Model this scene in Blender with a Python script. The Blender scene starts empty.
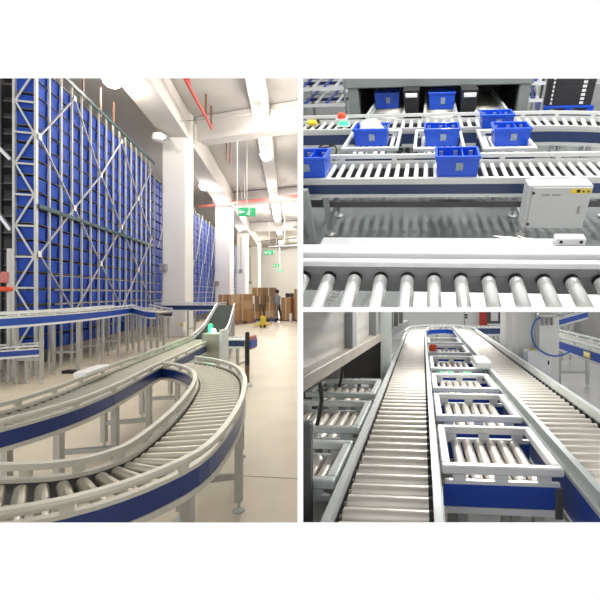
import bpy, math, random
from mathutils import Matrix, Vector

random.seed(11)
S = bpy.context.scene
COL = S.collection
F, PU, PV, EYE = 380.0, 395.0, 293.0, 1.6      # focal length in pixels, principal point, eye height

# ------------------------------------------------------------------ materials
def mat(name, col, rough=0.5, metal=0.0, var=0.0, scale=8.0, bump=0.0, emit=0.0, stretch=None, col2=None, coat=0.0):
    m = bpy.data.materials.new(name); m.use_nodes = True
    nt = m.node_tree; b = nt.nodes['Principled BSDF']
    b.inputs['Base Color'].default_value = (*col, 1)
    b.inputs['Roughness'].default_value = rough
    b.inputs['Metallic'].default_value = metal
    if coat: b.inputs['Coat Weight'].default_value = coat
    if emit:
        b.inputs['Emission Color'].default_value = (*col, 1)
        b.inputs['Emission Strength'].default_value = emit
    if var or bump:
        tc = nt.nodes.new('ShaderNodeTexCoord')
        mp = nt.nodes.new('ShaderNodeMapping')
        if stretch: mp.inputs['Scale'].default_value = stretch
        n = nt.nodes.new('ShaderNodeTexNoise'); n.inputs['Scale'].default_value = scale; n.inputs['Detail'].default_value = 4
        nt.links.new(tc.outputs['Object'], mp.inputs['Vector']); nt.links.new(mp.outputs['Vector'], n.inputs['Vector'])
        if var:
            r = nt.nodes.new('ShaderNodeValToRGB')
            c2 = col2 or tuple(max(0, c * (1 - var)) for c in col)
            r.color_ramp.elements[0].position = 0.3; r.color_ramp.elements[1].position = 0.7
            r.color_ramp.elements[0].color = (*c2, 1); r.color_ramp.elements[1].color = (*col, 1)
            nt.links.new(n.outputs['Fac'], r.inputs['Fac']); nt.links.new(r.outputs['Color'], b.inputs['Base Color'])
        if bump:
            bp = nt.nodes.new('ShaderNodeBump'); bp.inputs['Strength'].default_value = bump; bp.inputs['Distance'].default_value = 0.02
            nt.links.new(n.outputs['Fac'], bp.inputs['Height']); nt.links.new(bp.outputs['Normal'], b.inputs['Normal'])
    return m

M = {}
M['white_wall'] = mat('white_plaster', (0.86, 0.86, 0.85), 0.8, var=0.04, scale=2)
M['front_wall'] = mat('bright_white_plaster', (0.93, 0.93, 0.93), 0.9, var=0.01, scale=3)
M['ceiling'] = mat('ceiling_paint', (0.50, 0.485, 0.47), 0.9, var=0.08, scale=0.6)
M['beam'] = mat('beam_paint', (0.64, 0.62, 0.60), 0.85, var=0.04, scale=1)
M['column'] = mat('column_paint', (0.84, 0.83, 0.81), 0.75, var=0.03, scale=1.5)
M['concrete'] = mat('concrete_floor', (0.70, 0.62, 0.49), 0.5, var=0.16, scale=1.3, bump=0.02)
M['dark_concrete'] = mat('aisle_floor', (0.30, 0.27, 0.23), 0.5, var=0.2, scale=1.6)
M['tile'] = mat('pale_floor_coating', (0.21, 0.225, 0.215), 0.14, var=0.10, scale=1.5)
M['grey_floor'] = mat('grey_floor_coating', (0.48, 0.47, 0.45), 0.35, var=0.15, scale=2)
M['alu'] = mat('pale_aluminium', (0.72, 0.72, 0.70), 0.42, 0.35, var=0.06, scale=20, stretch=(1, 1, 6))
M['alu_cream'] = mat('cream_aluminium', (0.66, 0.645, 0.57), 0.45, 0.25, var=0.10, scale=14)
M['alu_bright'] = mat('bright_aluminium', (0.86, 0.87, 0.87), 0.35, 0.3, var=0.04, scale=14)
M['alu_green'] = mat('grey_green_aluminium', (0.66, 0.70, 0.68), 0.42, 0.3, var=0.06, scale=12)
M['steel'] = mat('roller_steel', (0.50, 0.48, 0.41), 0.38, 0.75, var=0.22, scale=10, stretch=(1, 6, 6))
M['steel_bright'] = mat('bright_roller_steel', (0.93, 0.93, 0.91), 0.30, 0.4, var=0.10, scale=10, stretch=(1, 8, 8))
M['steel_warm'] = mat('warm_roller_steel', (0.84, 0.79, 0.72), 0.36, 0.35, var=0.14, scale=10, stretch=(1, 6, 6))
M['dark_steel'] = mat('dark_steel', (0.10, 0.10, 0.10), 0.5, 0.4, var=0.3, scale=9)
M['grey_steel'] = mat('grey_painted_steel', (0.36, 0.37, 0.37), 0.5, 0.2, var=0.12, scale=5)
M['post_steel'] = mat('galvanised_steel', (0.60, 0.60, 0.58), 0.45, 0.4, var=0.12, scale=7)
M['leg'] = mat('leg_steel', (0.50, 0.50, 0.47), 0.4, 0.4, var=0.12, scale=6)
M['blue'] = mat('blue_side_panel', (0.012, 0.036, 0.19), 0.35, 0.0, var=0.2, scale=3, coat=0.3)
M['navy'] = mat('navy_side_panel', (0.022, 0.045, 0.14), 0.35, 0.0, var=0.2, scale=3, coat=0.3)
M['royal'] = mat('royal_side_panel', (0.012, 0.070, 0.46), 0.35, 0.0, var=0.2, scale=3, coat=0.3)
M['tote'] = mat('blue_plastic', (0.004, 0.062, 0.47), 0.6, var=0.22, scale=3)
M['tote_bright'] = mat('bright_blue_plastic', (0.004, 0.085, 0.68), 0.35, var=0.15, scale=6, coat=0.3)
M['label'] = mat('grey_label', (0.35, 0.42, 0.50), 0.5, var=0.4, scale=60)
M['rubber'] = mat('black_rubber', (0.02, 0.02, 0.02), 0.6, var=0.3, scale=10)
M['belt'] = mat('dark_green_belt', (0.016, 0.032, 0.022), 0.9, var=0.25, scale=12)
M['cover'] = mat('pale_cover_sheet', (0.50, 0.51, 0.50), 0.5, 0.1, var=0.15, scale=3, stretch=(4, 1, 1))
M['mid_steel'] = mat('mid_grey_steel', (0.22, 0.24, 0.23), 0.5, 0.1, var=0.1, scale=5)
M['rail_green'] = mat('dark_green_blue_pipe', (0.03, 0.09, 0.10), 0.5, var=0.2, scale=5)
M['brown'] = mat('brown_rod', (0.20, 0.10, 0.07), 0.6, var=0.2, scale=10)
M['red'] = mat('red_paint', (0.55, 0.05, 0.04), 0.45, var=0.15, scale=6)
M['red_fade'] = mat('faded_red_paint', (0.62, 0.20, 0.18), 0.5, var=0.15, scale=6)
M['orange'] = mat('orange_red_paint', (0.85, 0.09, 0.03), 0.4, var=0.1, scale=6)
M['yellow'] = mat('yellow_paint', (0.80, 0.60, 0.05), 0.45, var=0.1, scale=8)
M['card'] = mat('cardboard', (0.50, 0.29, 0.14), 0.8, var=0.16, scale=4)
M['card_dark'] = mat('brown_cardboard', (0.33, 0.21, 0.12), 0.8, var=0.2, scale=4)
M['card_pale'] = mat('pale_cardboard', (0.62, 0.42, 0.25), 0.8, var=0.15, scale=4)
M['tape'] = mat('packing_tape', (0.72, 0.62, 0.45), 0.3, var=0.1, scale=8)
M['cabinet_green'] = mat('grey_green_cabinet', (0.45, 0.46, 0.36), 0.4, 0.3, var=0.1, scale=4)
M['cabinet'] = mat('light_grey_cabinet', (0.52, 0.53, 0.52), 0.4, var=0.04, scale=3)
M['white_plastic'] = mat('white_plastic', (0.85, 0.85, 0.84), 0.4, var=0.03, scale=6)
M['black'] = mat('black_plastic', (0.015, 0.015, 0.015), 0.45, var=0.3, scale=9)
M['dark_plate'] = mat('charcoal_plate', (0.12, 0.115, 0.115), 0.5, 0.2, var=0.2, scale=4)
M['tan_edge'] = mat('greyed_tan_ledge', (0.42, 0.38, 0.33), 0.5, var=0.2, scale=10)
M['plate'] = mat('machine_window', (0.62, 0.61, 0.60), 0.15, 0.2, var=0.35, scale=2.2, stretch=(1, 1, 5), col2=(0.48, 0.46, 0.40))
M['hose'] = mat('blue_air_hose', (0.03, 0.16, 0.55), 0.35, var=0.1, scale=10)
M['green_emit'] = mat('green_lamp', (0.05, 0.9, 0.25), 0.4, emit=1.6)
M['white_emit'] = mat('white_lamp', (1.0, 0.97, 0.92), 0.4, emit=25.0)
M['spot_emit'] = mat('small_white_lamp', (0.9, 1.0, 0.9), 0.4, emit=6.0)
M['exit_green'] = mat('exit_sign_green', (0.03, 0.42, 0.17), 0.4, emit=0.25)
M['exit_white'] = mat('exit_sign_white', (0.80, 0.92, 0.86), 0.4, emit=0.4)
M['bag'] = mat('white_plastic_bag', (0.85, 0.86, 0.88), 0.35, var=0.1, scale=14, bump=0.6)
M['carbon'] = mat('black_stacked_sheet', (0.045, 0.045, 0.05), 0.6, var=0.5, scale=40)
M['skin'] = mat('skin', (0.55, 0.36, 0.27), 0.6, var=0.1, scale=10)
M['hair'] = mat('black_hair', (0.015, 0.012, 0.012), 0.6, var=0.3, scale=30)
M['shirt'] = mat('grey_blue_shirt', (0.30, 0.33, 0.38), 0.8, var=0.2, scale=12)
M['trousers'] = mat('dark_trousers', (0.035, 0.04, 0.05), 0.8, var=0.2, scale=12)

# ------------------------------------------------------------------ mesh builder
class MB:
    def __init__(s): s.v = []; s.f = []; s.smooth = False
    def poly(s, vs, fs):
        o = len(s.v); s.v += [tuple(v) for v in vs]; s.f += [tuple(i + o for i in f) for f in fs]; return s
    def box(s, c, size, ax=None, rz=0.0, bev=0.0):
        hx, hy, hz = size[0] / 2, size[1] / 2, size[2] / 2
        if ax is None:
            cr, sr = math.cos(rz), math.sin(rz)
            ax = (Vector((cr, sr, 0)), Vector((-sr, cr, 0)), Vector((0, 0, 1)))
        c = Vector(c)
        b = min(bev, hx * .9, hy * .9, hz * .9)
        if b <= 0:
            P = [c + ax[0] * hx * x + ax[1] * hy * y + ax[2] * hz * z for x, y, z in
                 ((-1,-1,-1),(1,-1,-1),(1,1,-1),(-1,1,-1),(-1,-1,1),(1,-1,1),(1,1,1),(-1,1,1))]
            return s.poly(P, [(0,3,2,1),(4,5,6,7),(0,1,5,4),(1,2,6,5),(2,3,7,6),(3,0,4,7)])
        # chamfered box: three verts per corner
        P = []; idx = {}
        for x in (-1, 1):
            for y in (-1, 1):
                for z in (-1, 1):
                    for k in range(3):
                        d = [hx - b, hy - b, hz - b]; d[k] += b
                        idx[(x, y, z, k)] = len(P)
                        P.append(c + ax[0] * d[0] * x + ax[1] * d[1] * y + ax[2] * d[2] * z)
        fs = []
        def face(l, n):
            p = [P[i] for i in l]
            m = sum(p, Vector()) / len(p) - c
            nn = (p[1] - p[0]).cross(p[2] - p[1])
            fs.append(tuple(l if nn.dot(m) > 0 else l[::-1]))
        for k in range(3):
            o = [q for q in range(3) if q != k]
            for sg in (-1, 1):
                l = []
                for a, bb in ((-1,-1),(1,-1),(1,1),(-1,1)):
                    t = [0, 0, 0]; t[k] = sg; t[o[0]] = a; t[o[1]] = bb
                    l.append(idx[(*t, k)])
                face(l, 0)
            for a in (-1, 1):
                for bb in (-1, 1):
                    l = []
                    for sg, kk in ((-1, o[0]), (1, o[0]), (1, o[1]), (-1, o[1])):
                        t = [0, 0, 0]; t[k] = sg; t[o[0]] = a; t[o[1]] = bb
                        l.append(idx[(*t, kk)])
                    face(l, 0)
        for x in (-1, 1):
            for y in (-1, 1):
                for z in (-1, 1):
                    face([idx[(x, y, z, k)] for k in range(3)], 0)
        return s.poly(P, fs)
    def bar(s, p0, p1, w, h, up=(0, 0, 1), bev=0.0):
        p0, p1 = Vector(p0), Vector(p1); d = (p1 - p0); L = d.length; d.normalize()
        up = Vector(up)
        if abs(d.dot(up)) > 0.98: up = Vector((0, 1, 0))
        sx = d.cross(up).normalized(); uz = sx.cross(d).normalized()
        return s.box((p0 + p1) / 2, (L, w, h), (d, uz.cross(d), uz), bev=bev)
    def tube(s, pts, r, n=10, caps=True):
        pts = [Vector(p) for p in pts]; rs = r if isinstance(r, (list, tuple)) else [r] * len(pts)
        base = len(s.v); prev = None
        for i, p in enumerate(pts):
            t = (pts[min(i + 1, len(pts) - 1)] - pts[max(i - 1, 0)]).normalized()
            if prev is None:
                a = Vector((0, 0, 1)) if abs(t.z) < 0.9 else Vector((1, 0, 0))
            else: a = prev
            x = (a - t * a.dot(t)).normalized(); y = t.cross(x); prev = x
            for k in range(n):
                an = 2 * math.pi * k / n
                s.v.append(tuple(p + (x * math.cos(an) + y * math.sin(an)) * rs[i]))
        for i in range(len(pts) - 1):
            for k in range(n):
                a, b = base + i * n + k, base + i * n + (k + 1) % n
                s.f.append((a, b, b + n, a + n))
        if caps:
            s.f.append(tuple(base + k for k in range(n))[::-1]); e = base + (len(pts) - 1) * n
            s.f.append(tuple(e + k for k in range(n)))
        s.smooth = True
        return s
    def sweep(s, path, prof):
        """prof: closed (lateral to the left, up) polygon carried along a path"""
        n = len(prof); base = len(s.v)
        for i, p in enumerate(path):
            t = Vector(path[min(i + 1, len(path) - 1)]) - Vector(path[max(i - 1, 0)])
            nl = Vector((-t.y, t.x, 0)).normalized()
            for l, z in prof: s.v.append(tuple(Vector(p) + nl * l + Vector((0, 0, z))))
        for i in range(len(path) - 1):
            for k in range(n):
                a, b = base + i * n + k, base + i * n + (k + 1) % n
                s.f.append((a, b, b + n, a + n))
        e = base + (len(path) - 1) * n
        s.f.append(tuple(base + k for k in range(n))[::-1]); s.f.append(tuple(e + k for k in range(n)))
        return s
    def lathe(s, prof, n=16, c=(0, 0, 0)):
        base = len(s.v)
        for r, z in prof:
            for k in range(n):
                an = 2 * math.pi * k / n
                s.v.append((c[0] + r * math.cos(an), c[1] + r * math.sin(an), c[2] + z))
        for i in range(len(prof) - 1):
            for k in range(n):
                a, b = base + i * n + k, base + i * n + (k + 1) % n
                s.f.append((a, b, b + n, a + n))
        s.f.append(tuple(base + k for k in range(n))[::-1])
        e = base + (len(prof) - 1) * n; s.f.append(tuple(e + k for k in range(n)))
        s.smooth = True
        return s
    def mesh(s, name, material):
        me = bpy.data.meshes.new(name); me.from_pydata(s.v, [], s.f)
        if s.smooth:
            import bmesh
            bm = bmesh.new(); bm.from_mesh(me)
            bmesh.ops.recalc_face_normals(bm, faces=bm.faces)
            for f in bm.faces: f.smooth = True
            for e in bm.edges:
                if len(e.link_faces) == 2 and e.calc_face_angle(0) > math.radians(40): e.smooth = False
            bm.to_mesh(me); bm.free()
        else:
            import bmesh
            bm = bmesh.new(); bm.from_mesh(me); bmesh.ops.recalc_face_normals(bm, faces=bm.faces); bm.to_mesh(me); bm.free()
        me.materials.append(M[material]); me.update()
        return me
    def build(s, name, material, parent=None, loc=None, label=None):
        o = bpy.data.objects.new(name, s.mesh(name, material)); COL.objects.link(o)
        if parent is not None: o.parent = parent
        if loc is not None: o.location = loc
        if label: o['label'] = label
        return o

def tag(o, label, cat, group=None, kind=None):
    if label: o['label'] = label
    if cat: o['category'] = cat
    if group: o['group'] = group
    if kind: o['kind'] = kind
    return o
def struct(name, mb, material, bay=None):
    o = mb.build(name, material)
    if bay is not None: o.matrix_world = bay
    o['kind'] = 'structure'
    return o
I4 = Matrix.Identity(4)
def thing(name, label, cat, loc=(0, 0, 0), rz=0.0, bay=I4, group=None):
    o = bpy.data.objects.new(name, None); COL.objects.link(o); o.empty_display_size = 0.1
    o.matrix_world = bay @ Matrix.Translation(Vector(loc)) @ Matrix.Rotation(rz, 4, 'Z')
    return tag(o, label, cat, group)
def single(name, mb, material, label, cat, loc=(0, 0, 0), rz=0.0, bay=I4, group=None):
    o = mb.build(name, material)
    o.matrix_world = bay @ Matrix.Translation(Vector(loc)) @ Matrix.Rotation(rz, 4, 'Z')
    return tag(o, label, cat, group)
def copy_tree(o, parent=None):
    c = o.copy(); COL.objects.link(c)
    if parent is not None: c.parent = parent
    for ch in list(o.children): copy_tree(ch, c)
    return c
def lettering(name, text, size, material, parent, loc, rot, depth=0.0006, sx=1.0):
    cu = bpy.data.curves.new(name, 'FONT'); cu.body = text; cu.size = size; cu.extrude = depth
    cu.align_x = 'CENTER'; cu.align_y = 'CENTER'; cu.materials.append(M[material])
    t_ = bpy.data.objects.new(name, cu); COL.objects.link(t_); bpy.context.view_layer.update()
    me = bpy.data.meshes.new_from_object(t_.evaluated_get(bpy.context.evaluated_depsgraph_get())); bpy.data.objects.remove(t_)
    o = bpy.data.objects.new(name, me); COL.objects.link(o); o.parent = parent
    o.location = loc; o.rotation_euler = rot; o.scale = (sx, 1, 1)
    return o

# pixel helpers used only to read positions off the photograph
def W(u, v, y): return Vector(((u - PU) * y / F, y, EYE - (v - PV) * y / F))
def G(u, v, z=0.0):
    y = F * (EYE - z) / (v - PV); return Vector(((u - PU) * y / F, y, z))

def smooth(path, step):
    P = [Vector(p) for p in path]
    if len(P) == 2:
        dense = [P[0].lerp(P[1], i / 200) for i in range(201)]
    else:
        P = [P[0] * 2 - P[1]] + P + [P[-1] * 2 - P[-2]]
        dense = []
        for i in range(1, len(P) - 2):
            a, b, c, d = P[i - 1], P[i], P[i + 1], P[i + 2]
            for k in range(40):
                t = k / 40
                dense.append(0.5 * ((2 * b) + (c - a) * t + (2 * a - 5 * b + 4 * c - d) * t * t + (3 * b - a - 3 * c + d) * t ** 3))
        dense.append(P[-2])
    out = [dense[0]]; acc = 0
    for i in range(1, len(dense)):
        seg = (dense[i] - dense[i - 1]).length; pos = 0
        while acc + (seg - pos) >= step:
            pos += step - acc; acc = 0
            out.append(dense[i - 1].lerp(dense[i], pos / seg))
        acc += seg - pos
    if (out[-1] - dense[-1]).length > step * 0.3: out.append(dense[-1])
    return out
def tangents(pts):
    T = []
    for i in range(len(pts)):
        t = pts[min(i + 1, len(pts) - 1)] - pts[max(i - 1, 0)]; T.append(t.normalized())
    return T

_roller_cache = {}
def roller_mesh(L, r, material):
    k = (round(L, 4), round(r, 4), material)
    if k not in _roller_cache:
        h = L / 2; b = MB()
        prof = [(-h - .012, r * .3), (-h, r * .3), (-h, r * .85), (-h + .004, r), (h - .004, r), (h, r * .85), (h, r * .3), (h + .012, r * .3)]
        n = 18; base = 0
        for x, rr in prof:
            for i in range(n):
                a = 2 * math.pi * i / n; b.v.append((x, rr * math.cos(a), rr * math.sin(a)))
        for i in range(len(prof) - 1):
            for j in range(n):
                p, q = i * n + j, i * n + (j + 1) % n; b.f.append((p, q, q + n, p + n))
        b.f.append(tuple(range(n))); b.f.append(tuple((len(prof) - 1) * n + j for j in range(n)))
        b.smooth = True
        _roller_cache[k] = b.mesh('roller', material)
    return _roller_cache[k]
_cap_cache = {}
def cap_mesh(r, w, material='rubber'):
    k = (round(r, 4), round(w, 4), material)
    if k not in _cap_cache:
        b = MB(); b.tube([(-w / 2, 0, 0), (w / 2, 0, 0)], r, 16); _cap_cache[k] = b.mesh('end_cap', material)
    return _cap_cache[k]
def roller(parent, c, ang, L, r, material, cap_side=0, pitch=0.0):
    o = bpy.data.objects.new('roller', roller_mesh(L, r, material)); COL.objects.link(o)
    o.parent = parent; o.location = c; o.rotation_euler = (0, 0, ang)
    if cap_side:
        e = bpy.data.objects.new('end_cap', cap_mesh(r * 1.06, 0.022)); COL.objects.link(e)
        e.parent = o; e.location = (cap_side * (L / 2 - 0.011 + 0.012), 0, 0)
    return o

def leg_mesh(parent, x, y, ztop, w=0.045, material='leg', foot=True):
    b = MB(); b.box((x, y, (ztop + 0.07) / 2), (w, w, ztop - 0.07))
    l = b.build('leg', material, parent)
    if foot:
        f = MB(); f.lathe([(0.042, 0.0), (0.045, 0.012), (0.02, 0.024), (0.012, 0.03), (0.012, 0.08)], 12, (x, y, 0)); f.build('foot', 'post_steel', l)
    return l

def conveyor(name, label, cat, path, hw, pitch, r, bay=I4, group=None, mats=('alu_cream', 'steel', 'blue'), legs=(), roller_range=None,
             rail=(0.045, 0.075), skirt=(-0.005, -0.10), flange=-0.13, sides=(1, -1), bracket=0.45, floor=0.0, leg_mat='leg', cap_side=0, crossbar=True, step=0.06, start=0.0, belt=False, rail_sides=(1, -1), skew=None, front_z=(-.012, .024), off_rail=0.02, leg_sides=(1, -1)):
    al, st, bl = mats
    p0 = Vector(path[0]); root = thing(name, label, cat, (p0.x, p0.y, floor), 0, bay, group)
    org = Vector((p0.x, p0.y, floor))
    loc = [Vector(p) - org for p in path]
    fine = smooth(loc, step)
    for sd in sides:
        a = hw + 0.004
        def P(l0, l1, z0, z1): return [(sd * l0, z0), (sd * l1, z0), (sd * l1, z1), (sd * l0, z1)]
        if rail and sd not in rail_sides: MB().sweep(fine, P(hw + .012, hw + .046, *front_z)).build('front_rail', al, root)
        if rail and sd in rail_sides: MB().sweep(fine, [(sd * (hw + off_rail - 0.004), rail[0]), (sd * (hw + off_rail + .028), rail[0]), (sd * (hw + off_rail + .032), (rail[0] + rail[1]) / 2), (sd * (hw + off_rail + .028), rail[1]), (sd * (hw + off_rail - 0.004), rail[1])]).build('guard_rail', al, root)
        MB().sweep(fine, P(a, a + 0.034, skirt[0], 0.014 if sd in rail_sides else front_z[0])).build('side_frame', al, root)
        if skirt[1] < skirt[0]: MB().sweep(fine, P(a + 0.012, a + 0.032, skirt[1], skirt[0] - 0.001)).build('side_panel', bl, root)
        if not belt: MB().sweep(fine, P(a, a + 0.009, skirt[1], skirt[0] - .001)).build('inner_plate', 'dark_steel', root)
        MB().sweep(fine, P(a, a + 0.040, flange, skirt[1] - 0.001)).build('bottom_flange', al, root)
        if rail and bracket and sd in rail_sides:
            bp = smooth(loc, bracket); T = tangents(bp)
            for p, t in list(zip(bp, T))[1:-1]:
                nl = Vector((-t.y, t.x, 0)).normalized()
                c = p + nl * sd * (hw + off_rail + 0.012) + Vector((0, 0, (rail[0] + 0.014) / 2))
                b = MB(); b.box(c, (0.045, 0.02, rail[0] - 0.014 + 0.02), rz=math.atan2(t.y, t.x)); b.build('rail_bracket', al, root)
    if belt:
        MB().sweep(fine, [(-hw, -0.03), (hw, -0.03), (hw, 0.0), (-hw, 0.0)]).build('belt', st, root)
    else:
        rp = smooth(loc, pitch); T = tangents(rp)
        for i, (p, t) in enumerate(zip(rp, T)):
            if roller_range and not (roller_range[0] <= i < roller_range[1]): continue
            k = skew(i * pitch) if skew else 0.0
            roller(root, p - Vector((0, 0, r)), math.atan2(t.y, t.x) + math.pi / 2 + k, (2 * hw - 0.02) / math.cos(k), r, st, cap_side)
    if legs:
        lp = smooth(loc, 0.01); T = tangents(lp)
        for d in legs:
            i = min(int(d / 0.01), len(lp) - 1); p, t = lp[i], T[i]
            nl = Vector((-t.y, t.x, 0)).normalized(); zt = p.z + flange
            for sd in leg_sides:
                q = p + nl * sd * (hw + 0.015)
                leg_mesh(root, q.x, q.y, zt, material=leg_mat)
            if crossbar:
                b = MB(); b.bar(Vector((p.x, p.y, zt * 0.42)) + nl * hw, Vector((p.x, p.y, zt * 0.42)) - nl * hw, 0.035, 0.04); b.build('crossbar', leg_mat, root)
    return root

def tote(name, label, loc, size, bay=I4, rz=0.0, group=None, material='tote_bright', detail=True, divider=0.62):
    """open plastic crate: tapered walls, rim, divider, label plate"""
    L, D, H = size; root = thing(name, label, 'crate', loc, rz, bay, group)
    def ring(l, d, z): return [(-l / 2, -d / 2, z), (l / 2, -d / 2, z), (l / 2, d / 2, z), (-l / 2, d / 2, z)]
    t = 0.012; b = MB(); k = 0.90
    vs = ring(L * k, D * k, 0) + ring(L * .97, D * .97, H) + ring(L * .97 - 2 * t, D * .97 - 2 * t, H) + ring(L * k - 2 * t, D * k - 2 * t, t)
    fs = [(3, 2, 1, 0)]
    for q in (0, 4, 8):
        for i in range(4): fs.append((q + i, q + (i + 1) % 4, q + 4 + (i + 1) % 4, q + 4 + i))
    fs.append((12, 13, 14, 15)); b.poly(vs, fs); b.build('body', material, root)
    b = MB()
    for c, s_ in (((0, -D / 2 + .008, H - .012), (L, .022, .03)), ((0, D / 2 - .008, H - .012), (L, .022, .03)), ((-L / 2 + .008, 0, H - .012), (.022, D, .03)), ((L / 2 - .008, 0, H - .012), (.022, D, .03))): b.box(c, s_, bev=.004)
    b.build('rim', material, root)
    if detail:
        if divider: MB().box((L * (divider - .5), 0, H * .5), (.01, D * .93, H * .86)).build('divider', material, root)
        MB().box((L * 0.04, -D / 2 * .955 - .006, H * .52), (L * .16, .006, H * .36)).build('label_plate', 'label', root)
        for x in (-.36, -.02, .34):
            MB().box((x * L, D / 2 * .93 - .02, H * .72), (L * .09, .012, H * .26)).build('label_holder', 'label', root)
        for sx in (-1, 1):
            MB().box((sx * L * .475, 0, H * .70), (.012, D * .34, .035), bev=.003).build('handle', material, root)
    return root

# ------------------------------------------------------------------ camera, world
cam = bpy.data.objects.new('camera', bpy.data.cameras.new('camera')); COL.objects.link(cam)
cam.location = (0, 0, EYE); cam.rotation_euler = (math.pi / 2, 0, 0)
cam.data.sensor_width = 36; cam.data.lens = 36 * F / 600
cam.data.shift_x = -(PU - 300) / 600; cam.data.shift_y = (PV - 300) / 600
cam.data.clip_start = 0.05; cam.data.clip_end = 300
S.camera = cam
wd = bpy.data.worlds.new('white_sky'); S.world = wd; wd.use_nodes = True
wd.node_tree.nodes['Background'].inputs['Color'].default_value = (1, 1, 1, 1)
wd.node_tree.nodes['Background'].inputs['Strength'].default_value = 1.12
S.view_settings.view_transform = 'Standard'; S.view_settings.look = 'None'
S.view_settings.exposure = 0.0; S.view_settings.gamma = 1.0; S.view_settings.use_curve_mapping = False
S.cycles.use_denoising = True
S.cycles.max_bounces = 8; S.cycles.sample_clamp_indirect = 8

def lamp_area(name, loc, size, power, target=None, col=(1, 1, 1), bay=I4, rot=None):
    d = bpy.data.lights.new(name, 'AREA'); d.shape = 'RECTANGLE'; d.size, d.size_y = size; d.energy = power; d.color = col
    o = bpy.data.objects.new(name, d); COL.objects.link(o)
    L = Vector(loc); R = Matrix.Identity(4)
    if target is not None: R = (Vector(target) - L).to_track_quat('-Z', 'Y').to_matrix().to_4x4()
    o.matrix_world = bay @ Matrix.Translation(L) @ R
    return o
def lamp_point(name, loc, r, power, col=(1, 1, 1), bay=I4):
    d = bpy.data.lights.new(name, 'POINT'); d.shadow_soft_size = r; d.energy = power; d.color = col
    o = bpy.data.objects.new(name, d); COL.objects.link(o); o.matrix_world = bay @ Matrix.Translation(Vector(loc)); return o

# ------------------------------------------------------------------ dividing walls
FW, FB = 1.13, 1.165                                   # front wall: front and back face
def ux(u, y=FW): return (u - PU) * y / F
def vz(v, y=FW): return EYE - (v - PV) * y / F
holes = [(-4, 297.5, 78.3, 522.5), (303.2, 604, 78.6, 307), (303.2, 604, 312, 522.3)]
def front_wall():
    b = MB(); x0, x1, z0, z1 = ux(-260), ux(860), vz(1000), vz(-420)
    def plane(y, e, flip):
        hs = [(ux(a, y) - e, ux(c, y) + e, vz(q, y) - e, vz(p, y) + e) for a, c, p, q in holes]
        xs = sorted({x0, x1, *[h[0] for h in hs], *[h[1] for h in hs]}); zs = sorted({z0, z1, *[h[2] for h in hs], *[h[3] for h in hs]})
        for i in range(len(xs) - 1):
            for j in range(len(zs) - 1):
                mx, mz = (xs[i] + xs[i + 1]) / 2, (zs[j] + zs[j + 1]) / 2
                if any(h[0] < mx < h[1] and h[2] < mz < h[3] for h in hs): continue
                q = [(xs[i], y, zs[j]), (xs[i + 1], y, zs[j]), (xs[i + 1], y, zs[j + 1]), (xs[i], y, zs[j + 1])]
                b.poly(q[::-1] if flip else q, [(0, 1, 2, 3)])
        return hs
    E = 0.0006
    h0 = plane(FW, 0, False); h1 = plane(FB, E, True)
    for p, q in zip(h0, h1):
        A = [(p[0], FW, p[2]), (p[1], FW, p[2]), (p[1], FW, p[3]), (p[0], FW, p[3])]
        B = [(q[0], FB, q[2]), (q[1], FB, q[2]), (q[1], FB, q[3]), (q[0], FB, q[3])]
        b.poly(A + B, [(i, (i + 1) % 4, 4 + (i + 1) % 4, 4 + i) for i in range(4)])
    A = [(x0, FW, z0), (x1, FW, z0), (x1, FW, z1), (x0, FW, z1)]; B = [(x, FB, z) for x, _, z in A]
    b.poly(A + B, [(i, 4 + i, 4 + (i + 1) % 4, (i + 1) % 4) for i in range(4)])
    return b
wf = MB(); wf = front_wall()
me = bpy.data.meshes.new('wall_front'); me.from_pydata(wf.v, [], wf.f); me.materials.append(M['front_wall'])
o = bpy.data.objects.new('wall_front', me); COL.objects.link(o); o['kind'] = 'structure'

kp = (300.4 - PU) / F                                   # dividing wall between the halls runs straight away from the openings
b = MB(); L0, L1 = FB, 56.0; th = 0.004
b.poly([(kp * L0 - th, L0, -0.0), (kp * L0 + th, L0, 0), (kp * L1 + th * 30, L1, 0), (kp * L1 - th * 30, L1, 0),
        (kp * L0 - th, L0, 8.3), (kp * L0 + th, L0, 8.3), (kp * L1 + th * 30, L1, 8.3), (kp * L1 - th * 30, L1, 8.3)],
       [(0,3,2,1),(4,5,6,7),(0,1,5,4),(1,2,6,5),(2,3,7,6),(3,0,4,7)])
struct('wall_partition', b, 'white_wall')

# ================================================================== HALL ONE : storage hall with the curved conveyor
AI = Vector((-0.2687, 0.9632, 0))                       # direction of the long aisle
NL = Vector((-0.9632, -0.2687, 0))                      # across the aisle, towards the racks
AIZ = math.atan2(AI.y, AI.x)
b = MB(); b.poly([(-40, FB, 0), (kp * FB, FB, 0), (kp * 56, 56, 0), (-40, 56, 0), (-40, FB, -.1), (kp * FB, FB, -.1), (kp * 56, 56, -.1), (-40, 56, -.1)],
       [(0,1,2,3),(7,6,5,4),(0,4,5,1),(1,5,6,2),(2,6,7,3),(3,7,4,0)]); struct('floor_storage_hall', b, 'concrete')
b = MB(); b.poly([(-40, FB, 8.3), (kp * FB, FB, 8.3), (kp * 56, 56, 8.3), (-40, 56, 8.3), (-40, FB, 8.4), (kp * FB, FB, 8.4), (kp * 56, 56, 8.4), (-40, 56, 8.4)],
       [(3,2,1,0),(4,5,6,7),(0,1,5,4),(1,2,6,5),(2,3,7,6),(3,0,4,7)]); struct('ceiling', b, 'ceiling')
b = MB(); b.box(((-40 + kp * 56) / 2, 56.1, 4.15), (40 + kp * 56, .2, 8.3)); struct('wall_far', b, 'white_wall')
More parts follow.
